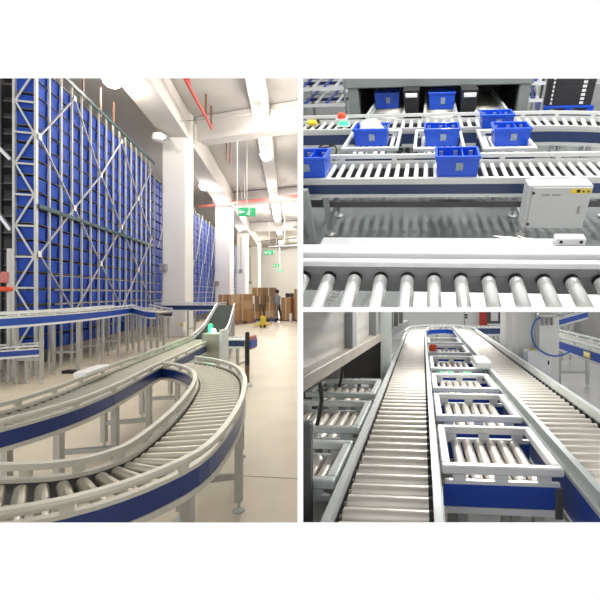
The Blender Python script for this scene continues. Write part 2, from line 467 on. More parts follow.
b = MB(); b.box((-40.1, 28, 4.15), (.2, 56, 8.3)); struct('wall_left', b, 'white_wall')
b = MB(); b.bar(G(238, 475.5, .0015), G(299, 478.6, .0015), .008, .002); b.build('trim_1', 'dark_concrete')['kind'] = 'structure'

# columns, ceiling beams
for i, (x0, x1, y, d) in enumerate(((-8.46, -7.60, 13.8, .55), (-11.85, -10.85, 25.0, .6), (-15.0, -14.15, 36.0, .8), (-17.4, -16.55, 46.0, .8))):
    b = MB(); b.box(((x0 + x1) / 2, y + d / 2, 4.15), (x1 - x0, d, 8.3), bev=.03)
    o = struct('column_%d' % (i + 1), b, 'column')
b = MB(); c = Vector((-8.03, 14.0, 7.75)); b.bar(c - AI * 12.5 + Vector((0, 0, 0)), c + AI * 38, .85, 1.0); struct('beam_1', b, 'beam')
b = MB(); b.bar((-7.45, 14.65, 7.82), (-3.2, 13.35, 7.82), .5, .9); struct('beam_2', b, 'beam')
b = MB(); b.bar((-10.8, 25.4, 7.85), (-5.8, 24.0, 7.85), .5, .8); struct('beam_3', b, 'beam')
b = MB(); b.bar((-14.2, 36.3, 7.85), (-8.5, 35.2, 7.85), .5, .8); struct('beam_4', b, 'beam')
b = MB(); b.bar((-3.55, 9.2, 8.05), Vector((-3.55, 9.2, 8.05)) + AI * 45, .55, .5); struct('beam_5', b, 'beam')

# ---- storage rack with blue totes
RO = Vector((-6.99, 7.40, 0)); NB, BW, NR, RH, Z0 = 15, 0.421, 18, 0.316, 0.45
RD = 0.34
def rack_pt(t, z, d=0.0): return AI * t + NL * d + Vector((0, 0, z))
rack = thing('storage_rack', 'tall grey tote storage rack with diagonal braces across its blue front', 'rack', RO)
TOP = Z0 + NR * RH
for i in range(NB + 1):
    for d in ((0.0, RD) if i in (0, NB) else (0.0,)):
        b = MB(); b.box(rack_pt(i * BW, (TOP + .25) / 2, d), (.038 if i else .07, .035, TOP + .25), rz=AIZ); b.build('post', 'post_steel', rack)
for k in range(NR + 1):
    z = Z0 + k * RH - 0.012
    b = MB(); b.bar(rack_pt(0.02, z, RD / 2 + .03), rack_pt(NB * BW - .02, z, RD / 2 + .03), RD - .04, .016); b.build('shelf', 'dark_plate', rack)
for z, mtl in ((3.30, 'rail_green'), (TOP + .16, 'rail_green')):
    b = MB(); b.bar(rack_pt(0, z, -.045), rack_pt(NB * BW + .3, z, -.045), .03, .075); b.build('long_rail', mtl, rack)
nz = [1.15, 2.36, 3.53, 4.66, 6.03]
for j in range(5):
    for i in range(4):
        ta, tb = j * 1.27 + 0.03, (j + 1) * 1.27 + 0.03
        if (i + j) % 2 == 1: za, zb = nz[i], nz[i + 1]
        else: za, zb = nz[i + 1], nz[i]
        b = MB(); b.bar(rack_pt(ta, za, -.035), rack_pt(tb, zb, -.035), .018, .030, up=NL); b.build('brace', 'post_steel', rack)
for j in range(6):
    for i in range(5):
        if (i + j) % 2 == 0 or j == 5: continue
        b = MB(); b.box(rack_pt(j * 1.27 + .03, nz[i], -.05), (.09, .012, .12), rz=AIZ, bev=.003); b.build('gusset', 'alu_bright', rack)
for k in range(10):                                     # ladder bracing of the near end
    z = .5 + k * .6
    b = MB(); b.bar(rack_pt(-.01, z, 0), rack_pt(-.01, z, RD), .025, .035); b.build('end_strut', 'post_steel', rack)
    b = MB(); za, zb = (z, z + .6) if k % 2 else (z + .6, z)
    b.bar(rack_pt(-.015, za, 0.02), rack_pt(-.015, zb, RD - .02), .02, .03); b.build('end_brace', 'post_steel', rack)
for t in (.8, 1.7, 2.6, 3.4):
    b = MB(); b.bar(rack_pt(t + .4, TOP + .2, .15), rack_pt(t + .4, TOP + 1.0, .15), .03, .03); b.build('hanger_rod', 'brown', rack)
# totes: every one its own object
def rack_tote_mesh(material='tote'):
    L, D, H = .375, .30, .250; b = MB()
    t = .012
    def ring(l, d, z): return [(-l / 2, -d / 2, z), (l / 2, -d / 2, z), (l / 2, d / 2, z), (-l / 2, d / 2, z)]
    vs = ring(L * .93, D * .93, 0) + ring(L * .96, D * .97, H) + ring(L * .96 - 2 * t, D * .97 - 2 * t, H) + ring(L * .93 - 2 * t, D * .93 - 2 * t, t)
    fs = [(3, 2, 1, 0)]
    for q in (0, 4, 8):
        for i in range(4): fs.append((q + i, q + (i + 1) % 4, q + 4 + (i + 1) % 4, q + 4 + i))
    fs.append((12, 13, 14, 15)); b.poly(vs, fs)
    for z in (H - .016,):
        b.box((0, -D * .485, z), (L, .014, .032)); b.box((0, D * .485, z), (L, .014, .032)); b.box((-L * .485, 0, z), (.014, D, .032)); b.box((L * .485, 0, z), (.014, D, .032))
    for x in (-.3, -.1, .1, .3): b.box((x * L, -D * .475, H * .42), (.012, .012, H * .7))
    return b.mesh('tote', material)
tm = rack_tote_mesh()
ORD = ['first', 'second', 'third', 'fourth', 'fifth', 'sixth', 'seventh', 'eighth', 'ninth', 'tenth', 'eleventh', 'twelfth', 'thirteenth', 'fourteenth', 'fifteenth', 'sixteenth', 'seventeenth', 'eighteenth']
for c in range(NB):
    for r_ in range(NR):
        if (c, NR - 1 - r_) in ((2, 14), (9, 17), (12, 17)): continue
        o = bpy.data.objects.new('storage_tote', tm); COL.objects.link(o)
        p = RO + rack_pt((c + .5) * BW, Z0 + r_ * RH + .0005, .19 + random.uniform(-.012, .012))
        o.location = p; o.rotation_euler = (0, 0, AIZ + math.pi + random.uniform(-.02, .02))
        row = 'bottom row' if r_ == 0 else 'top row' if r_ == NR - 1 else ORD[NR - 1 - r_] + ' row down'
        colm = 'column at the far end' if c == NB - 1 else 'column at the near end' if c == 0 else ORD[c] + ' column from the near end'
        tag(o, 'blue tote in the tall braced rack, %s, %s' % (row, colm), 'crate', 'blue totes in the tall braced rack')
# what stands deeper in the rack and beyond, a mass nobody could count
def tote_mass(name, label, org, t0, t1, d0, bw, rh, z0, nr, depth, material):
    b = MB(); n = int((t1 - t0) / bw)
    for c in range(n):
        for r_ in range(nr):
            b.box(org + rack_pt(t0 + (c + .5) * bw, z0 + r_ * rh + rh * .43, d0 + depth / 2), (bw * .88, depth, rh * .84), rz=AIZ)
    return single(name, b, material, label, 'crates', bay=I4)
def far_rack(name, label, t0, t1, step, tilt, top=5.95):
    rk = thing(name, label, 'rack', RO + AI * t0)
    n = int((t1 - t0) / step)
    for i in range(n + 1):
        b = MB(); b.box(rack_pt(i * step, top / 2, 0), (.03, .04, top), rz=AIZ); b.build('post', 'grey_steel', rk)
    for z in (.4, top - .1):
        b = MB(); b.bar(rack_pt(0, z, .03), rack_pt(n * step, z, .03), .03, .06); b.build('long_rail', 'rail_green', rk)
    for i in range(int(n * step / 2.0)):
        for s_ in (0, 1):
            b = MB(); b.bar(rack_pt(i * 2.0 + .3, .6 + 2.7 * s_, -.04), rack_pt(i * 2.0 + 1.9, .6 + 2.7 * (s_ + 1), -.04), .02, .032, up=NL); b.build('brace', 'post_steel', rk)
    return rk
far_rack('storage_rack', 'second run of blue tote racking seen on both sides of the first white column', 6.75, 29.5, .9, 0)
tag(tote_mass('tote_wall', 'dense wall of blue totes filling the racking beyond the first white column', RO, 6.7, 29.5, .06, .42, .33, .35, 17, .3, 'tote'), None, None, kind='stuff')
# rack across the narrow dark crane aisle at the near end
r2 = thing('storage_rack', 'dark shelving across the crane aisle, next to the near end of the blue racking', 'rack', (-8.05, 8.3, 0))
for i in range(5):
    b = MB(); b.box((-i * .55, 0, 3.4), (.06, .06, 6.8)); b.build('post', 'dark_steel', r2)
for k in range(18):
    b = MB(); b.box((-1.1, .25, .4 + k * .36), (2.4, .5, .03)); b.build('shelf', 'dark_plate', r2)
b = MB(); b.box((-1.1, .56, 3.4), (2.4, .05, 6.8)); b.build('back_mesh', 'dark_plate', r2)
for z0_, z1_ in ((4.9, 4.45), (3.75, 3.05)):
    b = MB(); b.bar((-.45, -.75, z0_ + .25), (.42, -.75, z1_ - .2), .05, .06); b.build('brace', 'alu_bright', r2)
cr = thing('stacker_crane', 'crane carriage with a bright red bumper beside the racking end', 'crane', W(2, 380, 6.75) * 1.0)
zc0 = W(2, 380, 6.75).z
cr.location.z = 0
b = MB(); b.box((.03, .1, 1.2), (.05, .05, 2.4)); b.build('mast', 'post_steel', cr)
b = MB(); b.box((.02, 0, 1.67), (.26, .14, .085), bev=.02); b.build('bumper', 'orange', cr)
b = MB(); b.box((-.02, .08, 1.88), (.12, .12, .2), bev=.02); b.build('motor_housing', 'red_fade', cr)

# ---- conveyors
LOW = [(-1.95, 1.515, .75), (-1.72, 1.525, .75), (-1.50, 1.555, .75), (-1.325, 1.645, .75), (-1.215, 1.80, .75), (-1.175, 2.0, .75), (-1.265, 2.50, .75), (-1.425, 3.03, .75), (-1.64, 3.56, .75), (-1.90, 3.98, .75), (-2.25, 4.32, .75), (-2.56, 4.50, .75)]
conveyor('curved_roller_conveyor', 'U-shaped roller conveyor with blue sides sweeping round in front', 'conveyor', LOW, .175, .083, .026,
         mats=('alu_cream', 'steel', 'blue'), legs=(.93, 1.80, 2.75, 3.35), bracket=.3, skew=lambda d: math.radians(max(0, min(38, 38 - (d - .3) * 80))))
UP = [(-2.80, 2.05, .75), (-2.60, 2.42, .75), (-2.53, 2.75, .75), (-2.56, 3.10, .75), (-2.65, 3.5, .75), (-2.80, 4.1, .75), (-3.0, 5.0, .75), (-3.25, 6.1, .75), (-3.47, 7.0, .75)]
up = conveyor('roller_conveyor', 'straight roller conveyor with blue side leading to the green belt incline', 'conveyor', [(x - .03, y, z) for x, y, z in UP], .19, .080, .026,
         mats=('alu_cream', 'steel', 'blue'), legs=(.7, 1.25, 2.0, 2.9, 3.9, 4.8), bracket=.4)
b = MB(); p = Vector((-2.925, 3.69, 0)) - Vector((-2.80, 2.05, 0)); b.box((p.x - .01, p.y + .03, .84), (.11, .40, .05), rz=.2, bev=.01); b.build('motor_cover', 'white_plastic', up)
conveyor('inclined_belt_conveyor', 'short dark green belt conveyor climbing away with pale side rails', 'conveyor', [(-3.52, 7.15, .76), (-4.05, 8.65, .86), (-5.30, 11.9, 1.22)], .22, .1, .02,
         mats=('alu_bright', 'belt', 'royal'), legs=(.5, 2.3, 3.6, 4.9), belt=True, bracket=0.8)
conveyor('elevated_conveyor', 'high conveyor on tall legs with a blue curved side before the racking', 'conveyor',
         [(-7.1, 5.35, 1.2), (-6.55, 5.95, 1.2), (-6.42, 6.75, 1.2), (-6.65, 8.2, 1.2), (-7.35, 10.3, 1.2)], .2, .14, .025, mats=('alu_bright', 'steel', 'royal'),
         legs=(.35, .9, 1.55, 2.4, 3.3, 4.2, 4.9), skirt=(-.01, -.13), flange=-.17, bracket=.6, rail=(.05, .085))
conveyor('elevated_conveyor', 'high conveyor piece with blue side angling down to the white column', 'conveyor',
         [(-7.1, 10.55, 1.2), (-6.15, 9.75, 1.14), (-5.85, 9.6, 1.13)], .2, .14, .025, mats=('alu_bright', 'steel', 'royal'),
         legs=(.25, .75, 1.2), skirt=(-.01, -.13), flange=-.17, bracket=.5, rail=(.05, .085))
conveyor('elevated_conveyor', 'high level conveyor crossing before the white column to the incline top', 'conveyor',
         [(-7.9, 12.7, 1.2), (-5.75, 12.7, 1.2)], .2, .14, .025, mats=('alu_bright', 'steel', 'navy'), legs=(.2, 1.1, 1.9), skirt=(-.01, -.15), flange=-.19, bracket=.7, rail=(.05, .085))
conveyor('low_conveyor', 'low conveyor stub with blue side at the foot of the racking', 'conveyor',
         [(-7.6, 6.35, .60), (-6.98, 6.65, .60), (-6.5, 7.0, .60)], .2, .14, .025, mats=('alu_bright', 'steel', 'royal'), legs=(.3, .7, 1.1), skirt=(-.01, -.10), flange=-.14, bracket=.5)
sp = conveyor('spur_conveyor', 'short spur conveyor with navy side sticking out behind the green cabinet', 'conveyor',
         [(-3.52, 7.5, .70), (-2.89, 7.5, .70)], .2, .09, .025, mats=('alu_bright', 'steel_bright', 'navy'), legs=(.12, .5), skirt=(-.01, -.12), flange=-.16, rail=None)
b = MB(); b.box((.68, 0, -.0 + .62), (.07, .44, .26), bev=.02); b.build('end_guard', 'red_fade', sp, label='faded red end guard')
b = MB(); b.box((.725, 0, .60), (.03, .36, .16), bev=.01); b.build('end_panel', 'royal', sp)
# steel control cabinet with green lamp
cb = thing('control_cabinet', 'grey green steel cabinet with a glowing green lamp between the conveyors', 'cabinet', (-2.99, 6.28, 0))
b = MB(); b.box((0, 0, .55), (.29, .22, .78), bev=.01); b.build('body', 'cabinet_green', cb)
b = MB(); b.box((.165, .0, .5), (.045, .24, 1.0)); b.build('post', 'alu_bright', cb)
b = MB(); b.box((0, 0, .08), (.26, .18, .16)); b.build('plinth', 'dark_steel', cb)
b = MB(); b.lathe([(.03, .94), (.035, 1.0), (.035, 1.07), (.02, 1.09)], 12, (-.06, 0, 0)); b.build('green_lamp', 'green_emit', cb)
b = MB(); b.lathe([(.03, 0), (.035, .02), (.035, .06), (.01, .08)], 12, (.02, -.06, .94)); b.build('white_lamp', 'spot_emit', cb)
lamp_point('green_lamp_light', (-3.05, 6.28, 1.2), .05, 7, (.15, 1, .35))
b = MB(); b.lathe([(.07, 0), (.075, .02), (.03, .04), (.03, .40), (.03, .41)], 14); 
po = thing('barrier_post', 'slim dark post with red brown lower half and pale round foot on the open floor', 'post', (-2.545, 6.55, 0))
MB().lathe([(.085, 0), (.085, .02), (.05, .05), (.03, .06)], 16).build('base', 'alu_bright', po)
MB().lathe([(.034, .05), (.034, .36)], 14).build('lower_tube', 'brown', po, label='red brown lower tube')
MB().lathe([(.036, .36), (.036, .90), (.026, .93)], 14).build('upper_tube', 'black', po)
b = MB(); b.box((0, 0, .03), (.22, .16, .06), bev=.01); single('floor_device', b, 'black', 'small flat black box lying on the floor under the high conveyor', 'box', G(70, 373))

# ---- far end: cartons, person, truck
def carton(u0, u1, v0, v1, y, label, material='card', d=.6, group=None, tape=True):
    a, c = W(u0, v1, y), W(u1, v0, y); w, h = c.x - a.x, c.z - a.z
    r = thing('carton', label, 'box', (a.x + w / 2, y + d / 2, a.z), 0, I4, group)
    MB().box((0, 0, h / 2), (w - .01, d, h - .004), bev=.01).build('body', material, r)
    if tape: MB().box((0, 0, h / 2), (w * .12, d + .006, h - .002)).build('tape', 'tape', r)
    return r
Y1 = 21.7
def stand(u0, u1, v1, y):                                # a pallet on the floor under the stack
    a, c = W(u0, v1, y), W(u1, v1, y); return a, c
def pallet(u0, u1, v1, y, label, material='card_dark', d=.8):
    a, c = W(u0, v1, y), W(u1, v1, y); h = a.z; w = c.x - a.x
    r = thing('pallet', label, 'pallet', ((a.x + c.x) / 2, y + d / 2, 0))
    MB().box((0, 0, h - .02), (w, d, .04)).build('deck', material, r)
    for x in (-.42, 0, .42): MB().box((x * w, 0, (h - .04) / 2), (w * .12, d, h - .04)).build('runner', material, r)
    return r
pallet(236, 249, 321.0, 19.8, 'wooden pallet under the carton stack beside the second white column', d=1.0)
carton(236.5, 248.5, 309, 321, 19.9, 'lowest carton of the stack beside the second white column', d=.7)
carton(236.3, 248.3, 300.5, 309, 19.9, 'pale middle carton in the stack beside the second white column', 'card_pale', d=.7)
carton(236.8, 247.8, 294, 300.5, 19.9, 'top carton of the stack beside the second white column', d=.7)
pallet(217, 236, 321, 19.0, 'wooden pallet under two brown stacks behind the incline')
carton(218, 227.5, 304, 321, 19.1, 'lower brown carton behind the top of the green incline', 'card_dark')
carton(218.2, 227.3, 294.5, 304, 19.1, 'upper brown carton behind the top of the green incline', 'card')
carton(228.4, 236, 304, 321, 19.1, 'lower orange brown carton next to the stack behind the incline', 'card')
carton(228.4, 235.8, 294.5, 304, 19.1, 'upper orange brown carton next to the stack behind the incline', 'card_pale')
pallet(250.5, 275, 319.3, Y1, 'blue pallet under the wide wall of cartons', 'royal', 1.2)
carton(250.5, 259.5, 311.5, 319.3, Y1 + .05, 'low front carton on the blue pallet, column side', d=.45)
carton(250.8, 258.5, 304, 311.5, Y1 + .05, 'carton standing on the low front one on the blue pallet', 'card_dark', d=.45)
carton(265, 274, 310.5, 319.3, Y1 + .05, 'low carton on the blue pallet just beside the person', 'card_pale', d=.4)
carton(259.8, 264.6, 312, 319.3, Y1 + .05, 'narrow carton between two low ones on the blue pallet', 'card_dark', d=.4)
carton(265.5, 273.6, 302.5, 310.5, Y1 + .1, 'carton stacked on the low one beside the person', 'card', d=.35)
carton(254.5, 265, 296, 319.3, Y1 + .65, 'big dark brown carton at the back of the blue pallet', 'card_dark', d=.5)
carton(265.5, 274, 296, 319.3, Y1 + .65, 'big brown carton at the back of the blue pallet beside the person', 'card_dark', d=.5)
carton(252, 262.8, 287.5, 296, Y1 + .65, 'flat top carton over the wide wall, column side', 'card', d=.5)
carton(263.2, 274, 287.5, 296, Y1 + .65, 'flat top carton over the wide wall, person side', 'card_dark', d=.5)
pallet(279.5, 298, 320.2, Y1, 'dark pallet under the two big orange brown cartons', 'dark_plate', 1.0)
carton(281, 290.6, 297.5, 320.2, Y1 + .05, 'big plain carton just behind the person', 'card', d=.8)
carton(294, 299.5, 289, 320.2, Y1 + .05, 'tall narrow carton at the edge of the hall beside the big plain carton', 'card', d=.8)
for (u0, u1, t) in ((285, 289, 'small dark parcel lying on the big plain carton'), (289.3, 293.2, 'dark parcel overhanging the edge of the big plain carton')):
    a, c = W(u0, 297.4, Y1 + .3), W(u1, 293, Y1 + .3); b = MB(); b.box((0, 0, (c.z - a.z) / 2), (c.x - a.x, .22, c.z - a.z), bev=.05)
    single('parcel', b, 'dark_plate', t, 'parcel', ((a.x + c.x) / 2, Y1 + .4, a.z))
b = MB(); a = W(291.2, 320, Y1); c = W(293.4, 313, Y1); b.box((0, 0, (c.z) / 2), (.12, .25, c.z), bev=.02)
single('white_canister', b, 'white_plastic', 'small white canister on the floor between the two big cartons', 'canister', ((a.x + c.x) / 2, Y1 - .3, 0))
# pallet truck
pt = thing('pallet_truck', 'yellow pallet truck standing before the cartons', 'truck', G(262.5, 328.0))
MB().box((0, .1, .30), (.22, .2, .5), bev=.03).build('pump_body', 'yellow', pt)
for x in (-.2, .2): MB().box((x - .25, .75, .1), (.14, 1.1, .07), bev=.01).build('fork', 'yellow', pt)
b = MB(); b.tube([(.06, .05, .5), (.08, -.12, .85), (.08, -.2, 1.05)], .02); b.build('handle_bar', 'black', pt)
b = MB(); b.tube([(-.08, -.2, 1.05), (.24, -.2, 1.05)], .02); b.build('grip', 'black', pt)
for x in (-.08, .08):
    b = MB(); b.tube([(x - .03, .05, .085), (x + .03, .05, .085)], .08, 14); b.build('wheel', 'rubber', pt)

# person seen from behind and side, bending a little over a trolley
def person(loc, rz):
    r = thing('person', 'person with black hair in grey blue shirt and dark trousers beside the cartons', 'person', loc, rz)
    V = [(0, 0, .95), (0, .01, 1.15), (0, .03, 1.36), (0, .045, 1.47), (0, .06, 1.53), (0, .075, 1.62), (0, .08, 1.70),
         (-.09, 0, .9), (-.10, .02, .50), (-.10, -.03, .09), (-.10, .10, .035), (.09, 0, .9), (.11, -.06, .50), (.11, -.12, .09), (.11, .01, .035),
         (-.185, .03, 1.40), (-.22, .06, 1.14), (-.17, .28, 1.05), (-.16, .36, 1.04), (.185, .03, 1.40), (.22, .08, 1.14), (.17, .29, 1.08), (.16, .37, 1.07)]
    E = [(0,1),(1,2),(2,3),(3,4),(4,5),(5,6),(0,7),(7,8),(8,9),(9,10),(0,11),(11,12),(12,13),(13,14),(2,15),(15,16),(16,17),(17,18),(2,19),(19,20),(20,21),(21,22)]
    R = [(.16,.11),(.15,.10),(.17,.11),(.07,.065),(.055,.06),(.085,.10),(.07,.08),(.09,.09),(.06,.065),(.045,.045),(.04,.03),(.09,.09),(.06,.065),(.045,.045),(.04,.03),
         (.06,.06),(.045,.045),(.035,.035),(.03,.025),(.06,.06),(.045,.045),(.035,.035),(.03,.025)]
    me = bpy.data.meshes.new('body'); me.from_pydata(V, E, [])
    o = bpy.data.objects.new('body', me); COL.objects.link(o); o.parent = r
    m = o.modifiers.new('skin', 'SKIN'); m.use_smooth_shade = True
    for i, q in enumerate(R): me.skin_vertices[0].data[i].radius = q
    me.skin_vertices[0].data[0].use_root = True
    s2 = o.modifiers.new('sub', 'SUBSURF'); s2.levels = 2; s2.render_levels = 2
    mm = bpy.data.materials.new('person_skin_and_clothes'); mm.use_nodes = True; nt = mm.node_tree; bs = nt.nodes['Principled BSDF']; bs.inputs['Roughness'].default_value = .8
    tc = nt.nodes.new('ShaderNodeTexCoord'); sp_ = nt.nodes.new('ShaderNodeSeparateXYZ'); rp = nt.nodes.new('ShaderNodeValToRGB'); mr = nt.nodes.new('ShaderNodeMath'); mr.operation = 'DIVIDE'; mr.inputs[1].default_value = 2.0
    nt.links.new(tc.outputs['Object'], sp_.inputs[0]); nt.links.new(sp_.outputs['Z'], mr.inputs[0]); nt.links.new(mr.outputs[0], rp.inputs['Fac']); nt.links.new(rp.outputs['Color'], bs.inputs['Base Color'])
    rp.color_ramp.interpolation = 'CONSTANT'; el = rp.color_ramp.elements
    el[0].position = 0; el[0].color = (.03, .03, .03, 1); el[1].position = .035; el[1].color = (.035, .04, .05, 1)
    for p_, c_ in ((.475, (.28, .31, .37, 1)), (.745, (.55, .36, .27, 1))):
        e = el.new(p_); e.color = c_
    me.materials.append(mm)
    b = MB(); b.lathe([(.02, 1.60), (.085, 1.60), (.105, 1.66), (.10, 1.74), (.06, 1.79), (.01, 1.80)], 16, (0, .06, 0)); b.build('hair', 'hair', r)
    return r
person(G(278.2, 321.5), 1.35)
b = MB()
tr = thing('trolley', 'small dark hand trolley in front of the person', 'trolley', G(270.5, 322.2))
MB().box((0, .2, .22), (.55, .4, .05)).build('deck', 'dark_plate', tr)
for x in (-.22, .22):
    for y in (.05, .35):
        b = MB(); b.tube([(x - .02, y, .08), (x + .02, y, .08)], .08, 12); b.build('wheel', 'rubber', tr)
        b = MB(); b.box((x, y, .17), (.03, .03, .08)); b.build('caster_fork', 'post_steel', tr)
b = MB(); b.tube([(.26, .05, .24), (.32, .05, .95), (.32, .35, .95), (.26, .35, .24)], .015, 8); b.build('handle', 'post_steel', tr)

# ---- signs, pipes, lamps, cables
def exit_sign(u, v, w_px, y, label, white_side=True):
    c = W(u, v, y); w = w_px * y / F; h = w * .52
    r = thing('exit_sign', label, 'sign', (c.x, c.y, c.z - h / 2))
    MB().box((0, 0, h / 2), (w, .05, h), bev=.01).build('case', 'exit_green', r)
    b = MB(); b.box((-w * .27, -.03, h * .5), (w * .26, .012, h * .14)); b.poly([(-w * .47, -.036, h * .5), (-w * .36, -.036, h * .74), (-w * .36, -.036, h * .26), (-w * .47, -.024, h * .5), (-w * .36, -.024, h * .74), (-w * .36, -.024, h * .26)], [(0,1,2),(5,4,3),(0,3,4,1),(1,4,5,2),(2,5,3,0)])
    b.build('arrow', 'exit_white', r)
    b = MB(); q = -.036
    b.tube([(w * .14, q, h * .64), (w * .10, q, h * .42)], h * .07, 8); b.tube([(w * .10, q, h * .42), (w * .17, q, h * .28), (w * .13, q, h * .12)], h * .05, 8)
    b.tube([(w * .10, q, h * .42), (w * .05, q, h * .25), (-w * .01, q, h * .22)], h * .05, 8); b.tube([(w * .14, q, h * .62), (w * .21, q, h * .5), (w * .26, q, h * .56)], h * .04, 8)
    b.lathe([(.001, -h * .09), (h * .08, -h * .04), (h * .08, h * .04), (.001, h * .09)], 10, (w * .16, q, h * .82)); b.build('running_figure', 'exit_white', r)
    b = MB(); b.tube([(0, 0, h), (0, 0, 8.3 - c.z + h / 2)], .012 * y / 16, 6); b.build('hanging_rod', 'post_steel', r)
    return r
exit_sign(247, 212, 17, 16.5, 'nearest and largest green exit sign hanging over the aisle')
exit_sign(269, 252.5, 8.5, 34, 'green exit sign hanging before the far white wall, highest of the three small ones')
exit_sign(276.5, 265.5, 6, 42, 'middle one of the three small green exit signs at the far wall')
exit_sign(279.5, 270.5, 5, 48, 'lowest and smallest green exit sign at the far wall')
def lamp(u, v, y, label, k=1.0):
    c = W(u, v, y); r = thing('high_bay_lamp', label, 'lamp', (c.x, c.y, c.z), 0, I4, 'high bay lamps')
    b = MB(); R = .23
    b.lathe([(.005, -R)] + [(R * math.sin(a), -R * math.cos(a)) for a in [math.pi * i / 12 for i in range(1, 9)]], 18); b.build('bulb', 'white_emit', r)
    b = MB(); b.lathe([(.22, .06), (.20, .10), (.10, .22), (.06, .30), (.05, .34)], 18); b.build('shade', 'alu_bright', r)
    b = MB(); b.tube([(0, 0, .32), (0, 0, 8.3 - c.z)], .015, 6); b.build('hanging_rod', 'post_steel', r)
    lamp_point('lamp_light', (c.x, c.y, c.z - .32), .12, 170 * k, (1, .92, .80))
AL = [(260, 117, 12.4, 'nearest glaring high bay lamp of the row over the open aisle'), (266, 155, 15.8, 'second glaring lamp from the near end of the aisle row'), (274, 197, 22.5, 'third lamp of the aisle row, just under the faded red pipe'),
      (276.5, 209, 26.5, 'fourth lamp of the aisle row, level with the large exit sign'), (277.5, 218.5, 30.5, 'fifth lamp of the aisle row, below the large exit sign'), (279, 232, 38, 'sixth lamp of the aisle row, glowing among the far pipes')]
for u, v, y, t in AL: lamp(u, v, y, t, 1.0 if y < 30 else 4.0)
lamp(281.5, 240.5, 47, 'lamp added beyond the aisle row to brighten the white end wall', 14.0)  # extra lamp, added so the far wall turns white
lamp(235, 20, 8.0, 'unseen lamp added to the aisle row, straight above the curved conveyor', .8)  # out of view, added to light the column fronts
lamp(120, -90, 5.6, 'unseen lamp added over the upper roller conveyor, overhead', 1.0)  # also added out of view, for more light from the near side
for u, v, y, t in ((112, 79, 10.2, 'lamp near the ceiling over the tall braced rack'), (204, 186, 20.2, 'lamp between the first and the second white column'), (219, 201.5, 23.3, 'lamp right above the second white column'), (240, 228, 33, 'lamp above the third white column')): lamp(u, v, y, t)

def pipe(name, pts, r, material, label, cat='pipe'):
    return pts
sp1 = thing('sprinkler_pipe', 'red sprinkler pipe slanting down from the ceiling edge over the first column', 'pipe', W(185, 79, 10.7))
o0 = W(185, 79, 10.7)
b = MB(); b.tube([(0, 0, 0), W(212, 128.5, 13.5) - o0], .045, 10); b.build('main_tube', 'red', sp1)
b = MB(); b.tube([W(188, 79, 10.9) - o0, W(190, 86, 11.2) - o0], .045, 10); b.build('branch_tube', 'red', sp1)
for (u, v0, v1, y, cap) in ((206, 86, 115, 12.8, 1), (211.3, 106, 128, 13.5, 0)):
    b = MB(); b.tube([W(u, v0, y) - o0, W(u, v1, y) - o0], .035, 8); b.build('drop_rod', 'brown', sp1)
    if cap: b = MB(); b.box(W(u, v0, y) - o0, (.16, .16, .03)); b.build('ceiling_plate', 'brown', sp1)
b = MB(); b.tube([W(211.3, 106, 13.5) - o0, Vector(W(211.3, 106, 13.5)) - o0 + Vector((0, 0, .55))], .012, 6); b.build('ceiling_rod', 'post_steel', sp1)
a, c = W(199, 206.5, 24.6), W(298.5, 196, 22.6)
fp = thing('sprinkler_pipe', 'long faded red pipe running across the hall above the large exit sign', 'pipe', a)
b = MB(); b.tube([(0, 0, 0), c - a], .10, 10); b.build('main_tube', 'red_fade', fp)
for k in (.15, .45, .8):
    q = (c - a) * k; b = MB(); b.tube([q, (q.x, q.y, 8.3 - a.z)], .02, 6); b.build('hanger_rod', 'post_steel', fp)
for (u, v0, v1, y, t) in ((226.5, 141, 160, 15.2, 'thin brown drop pipe hanging below the cross beam, column side'), (230.3, 141, 164, 15.2, 'thin brown drop pipe hanging below the cross beam, aisle side'),
                          (244.5, 178, 199, 19, 'thick grey drop pipe above the large exit sign')):
    a = W(u, v1, y); b = MB(); b.tube([(0, 0, 0), (0, 0, 8.3 - a.z)], .03, 8); single('drop_pipe', b, 'brown' if u < 240 else 'post_steel', t, 'pipe', a)
for (u0, v0, u1, v1, y0, y1, t) in ((246, 232, 297, 227, 38, 35, 'long grey pipe under the far ceiling, higher one'), (258, 241.5, 297, 238, 45, 43, 'long grey pipe close to the far wall, lower one'),
                                    (271, 247, 299, 245.5, 33, 31, 'dark grey duct bar near the partition at the far end')):
    a, c = W(u0, v0, y0), W(u1, v1, y1); g = thing('ceiling_pipe', t, 'pipe', a)
    b = MB(); b.tube([(0, 0, 0), c - a], .09, 8); b.build('main_tube', 'grey_steel', g)
    b = MB(); q = (c - a) * .5; b.tube([q, (q.x, q.y, 8.3 - a.z)], .03, 6); b.build('hanger_rod', 'grey_steel', g)
a = W(237.3, 215, 14.5); b = MB(); b.tube([(0, 0, 0), (0, 0, 8.3 - a.z)], .018, 8); single('ceiling_wire', b, 'white_plastic', 'long thin white cord hanging down to the large exit sign', 'cord', a)
a = W(160, 122, 12.9); c = W(297, 104.5, 12.6)
b = MB(); pts = [(Vector(a).lerp(c, i / 14) - a) + Vector((0, 0, -.12 * math.sin(math.pi * i / 14))) for i in range(15)]; b.tube(pts, .014, 6)
single('ceiling_cable', b, 'grey_steel', 'thin grey cable strung along the cross beam from the first column', 'cable', a)
fl = thing('flood_light', 'white floodlight fixed to the top corner of the first white column', 'lamp', W(159, 145, 13.1))
MB().lathe([(.07, .1), (.19, .14), (.22, .22), (.19, .36), (.08, .42)], 16).build('housing', 'white_plastic', fl)
MB().box((0.02, .25, .42), (.09, .5, .16), bev=.02).build('bracket', 'grey_steel', fl)
b = MB(); b.tube([(.2, 0, .18), (.34, -.1, .08)], .05, 8); b.build('spout', 'grey_steel', fl)
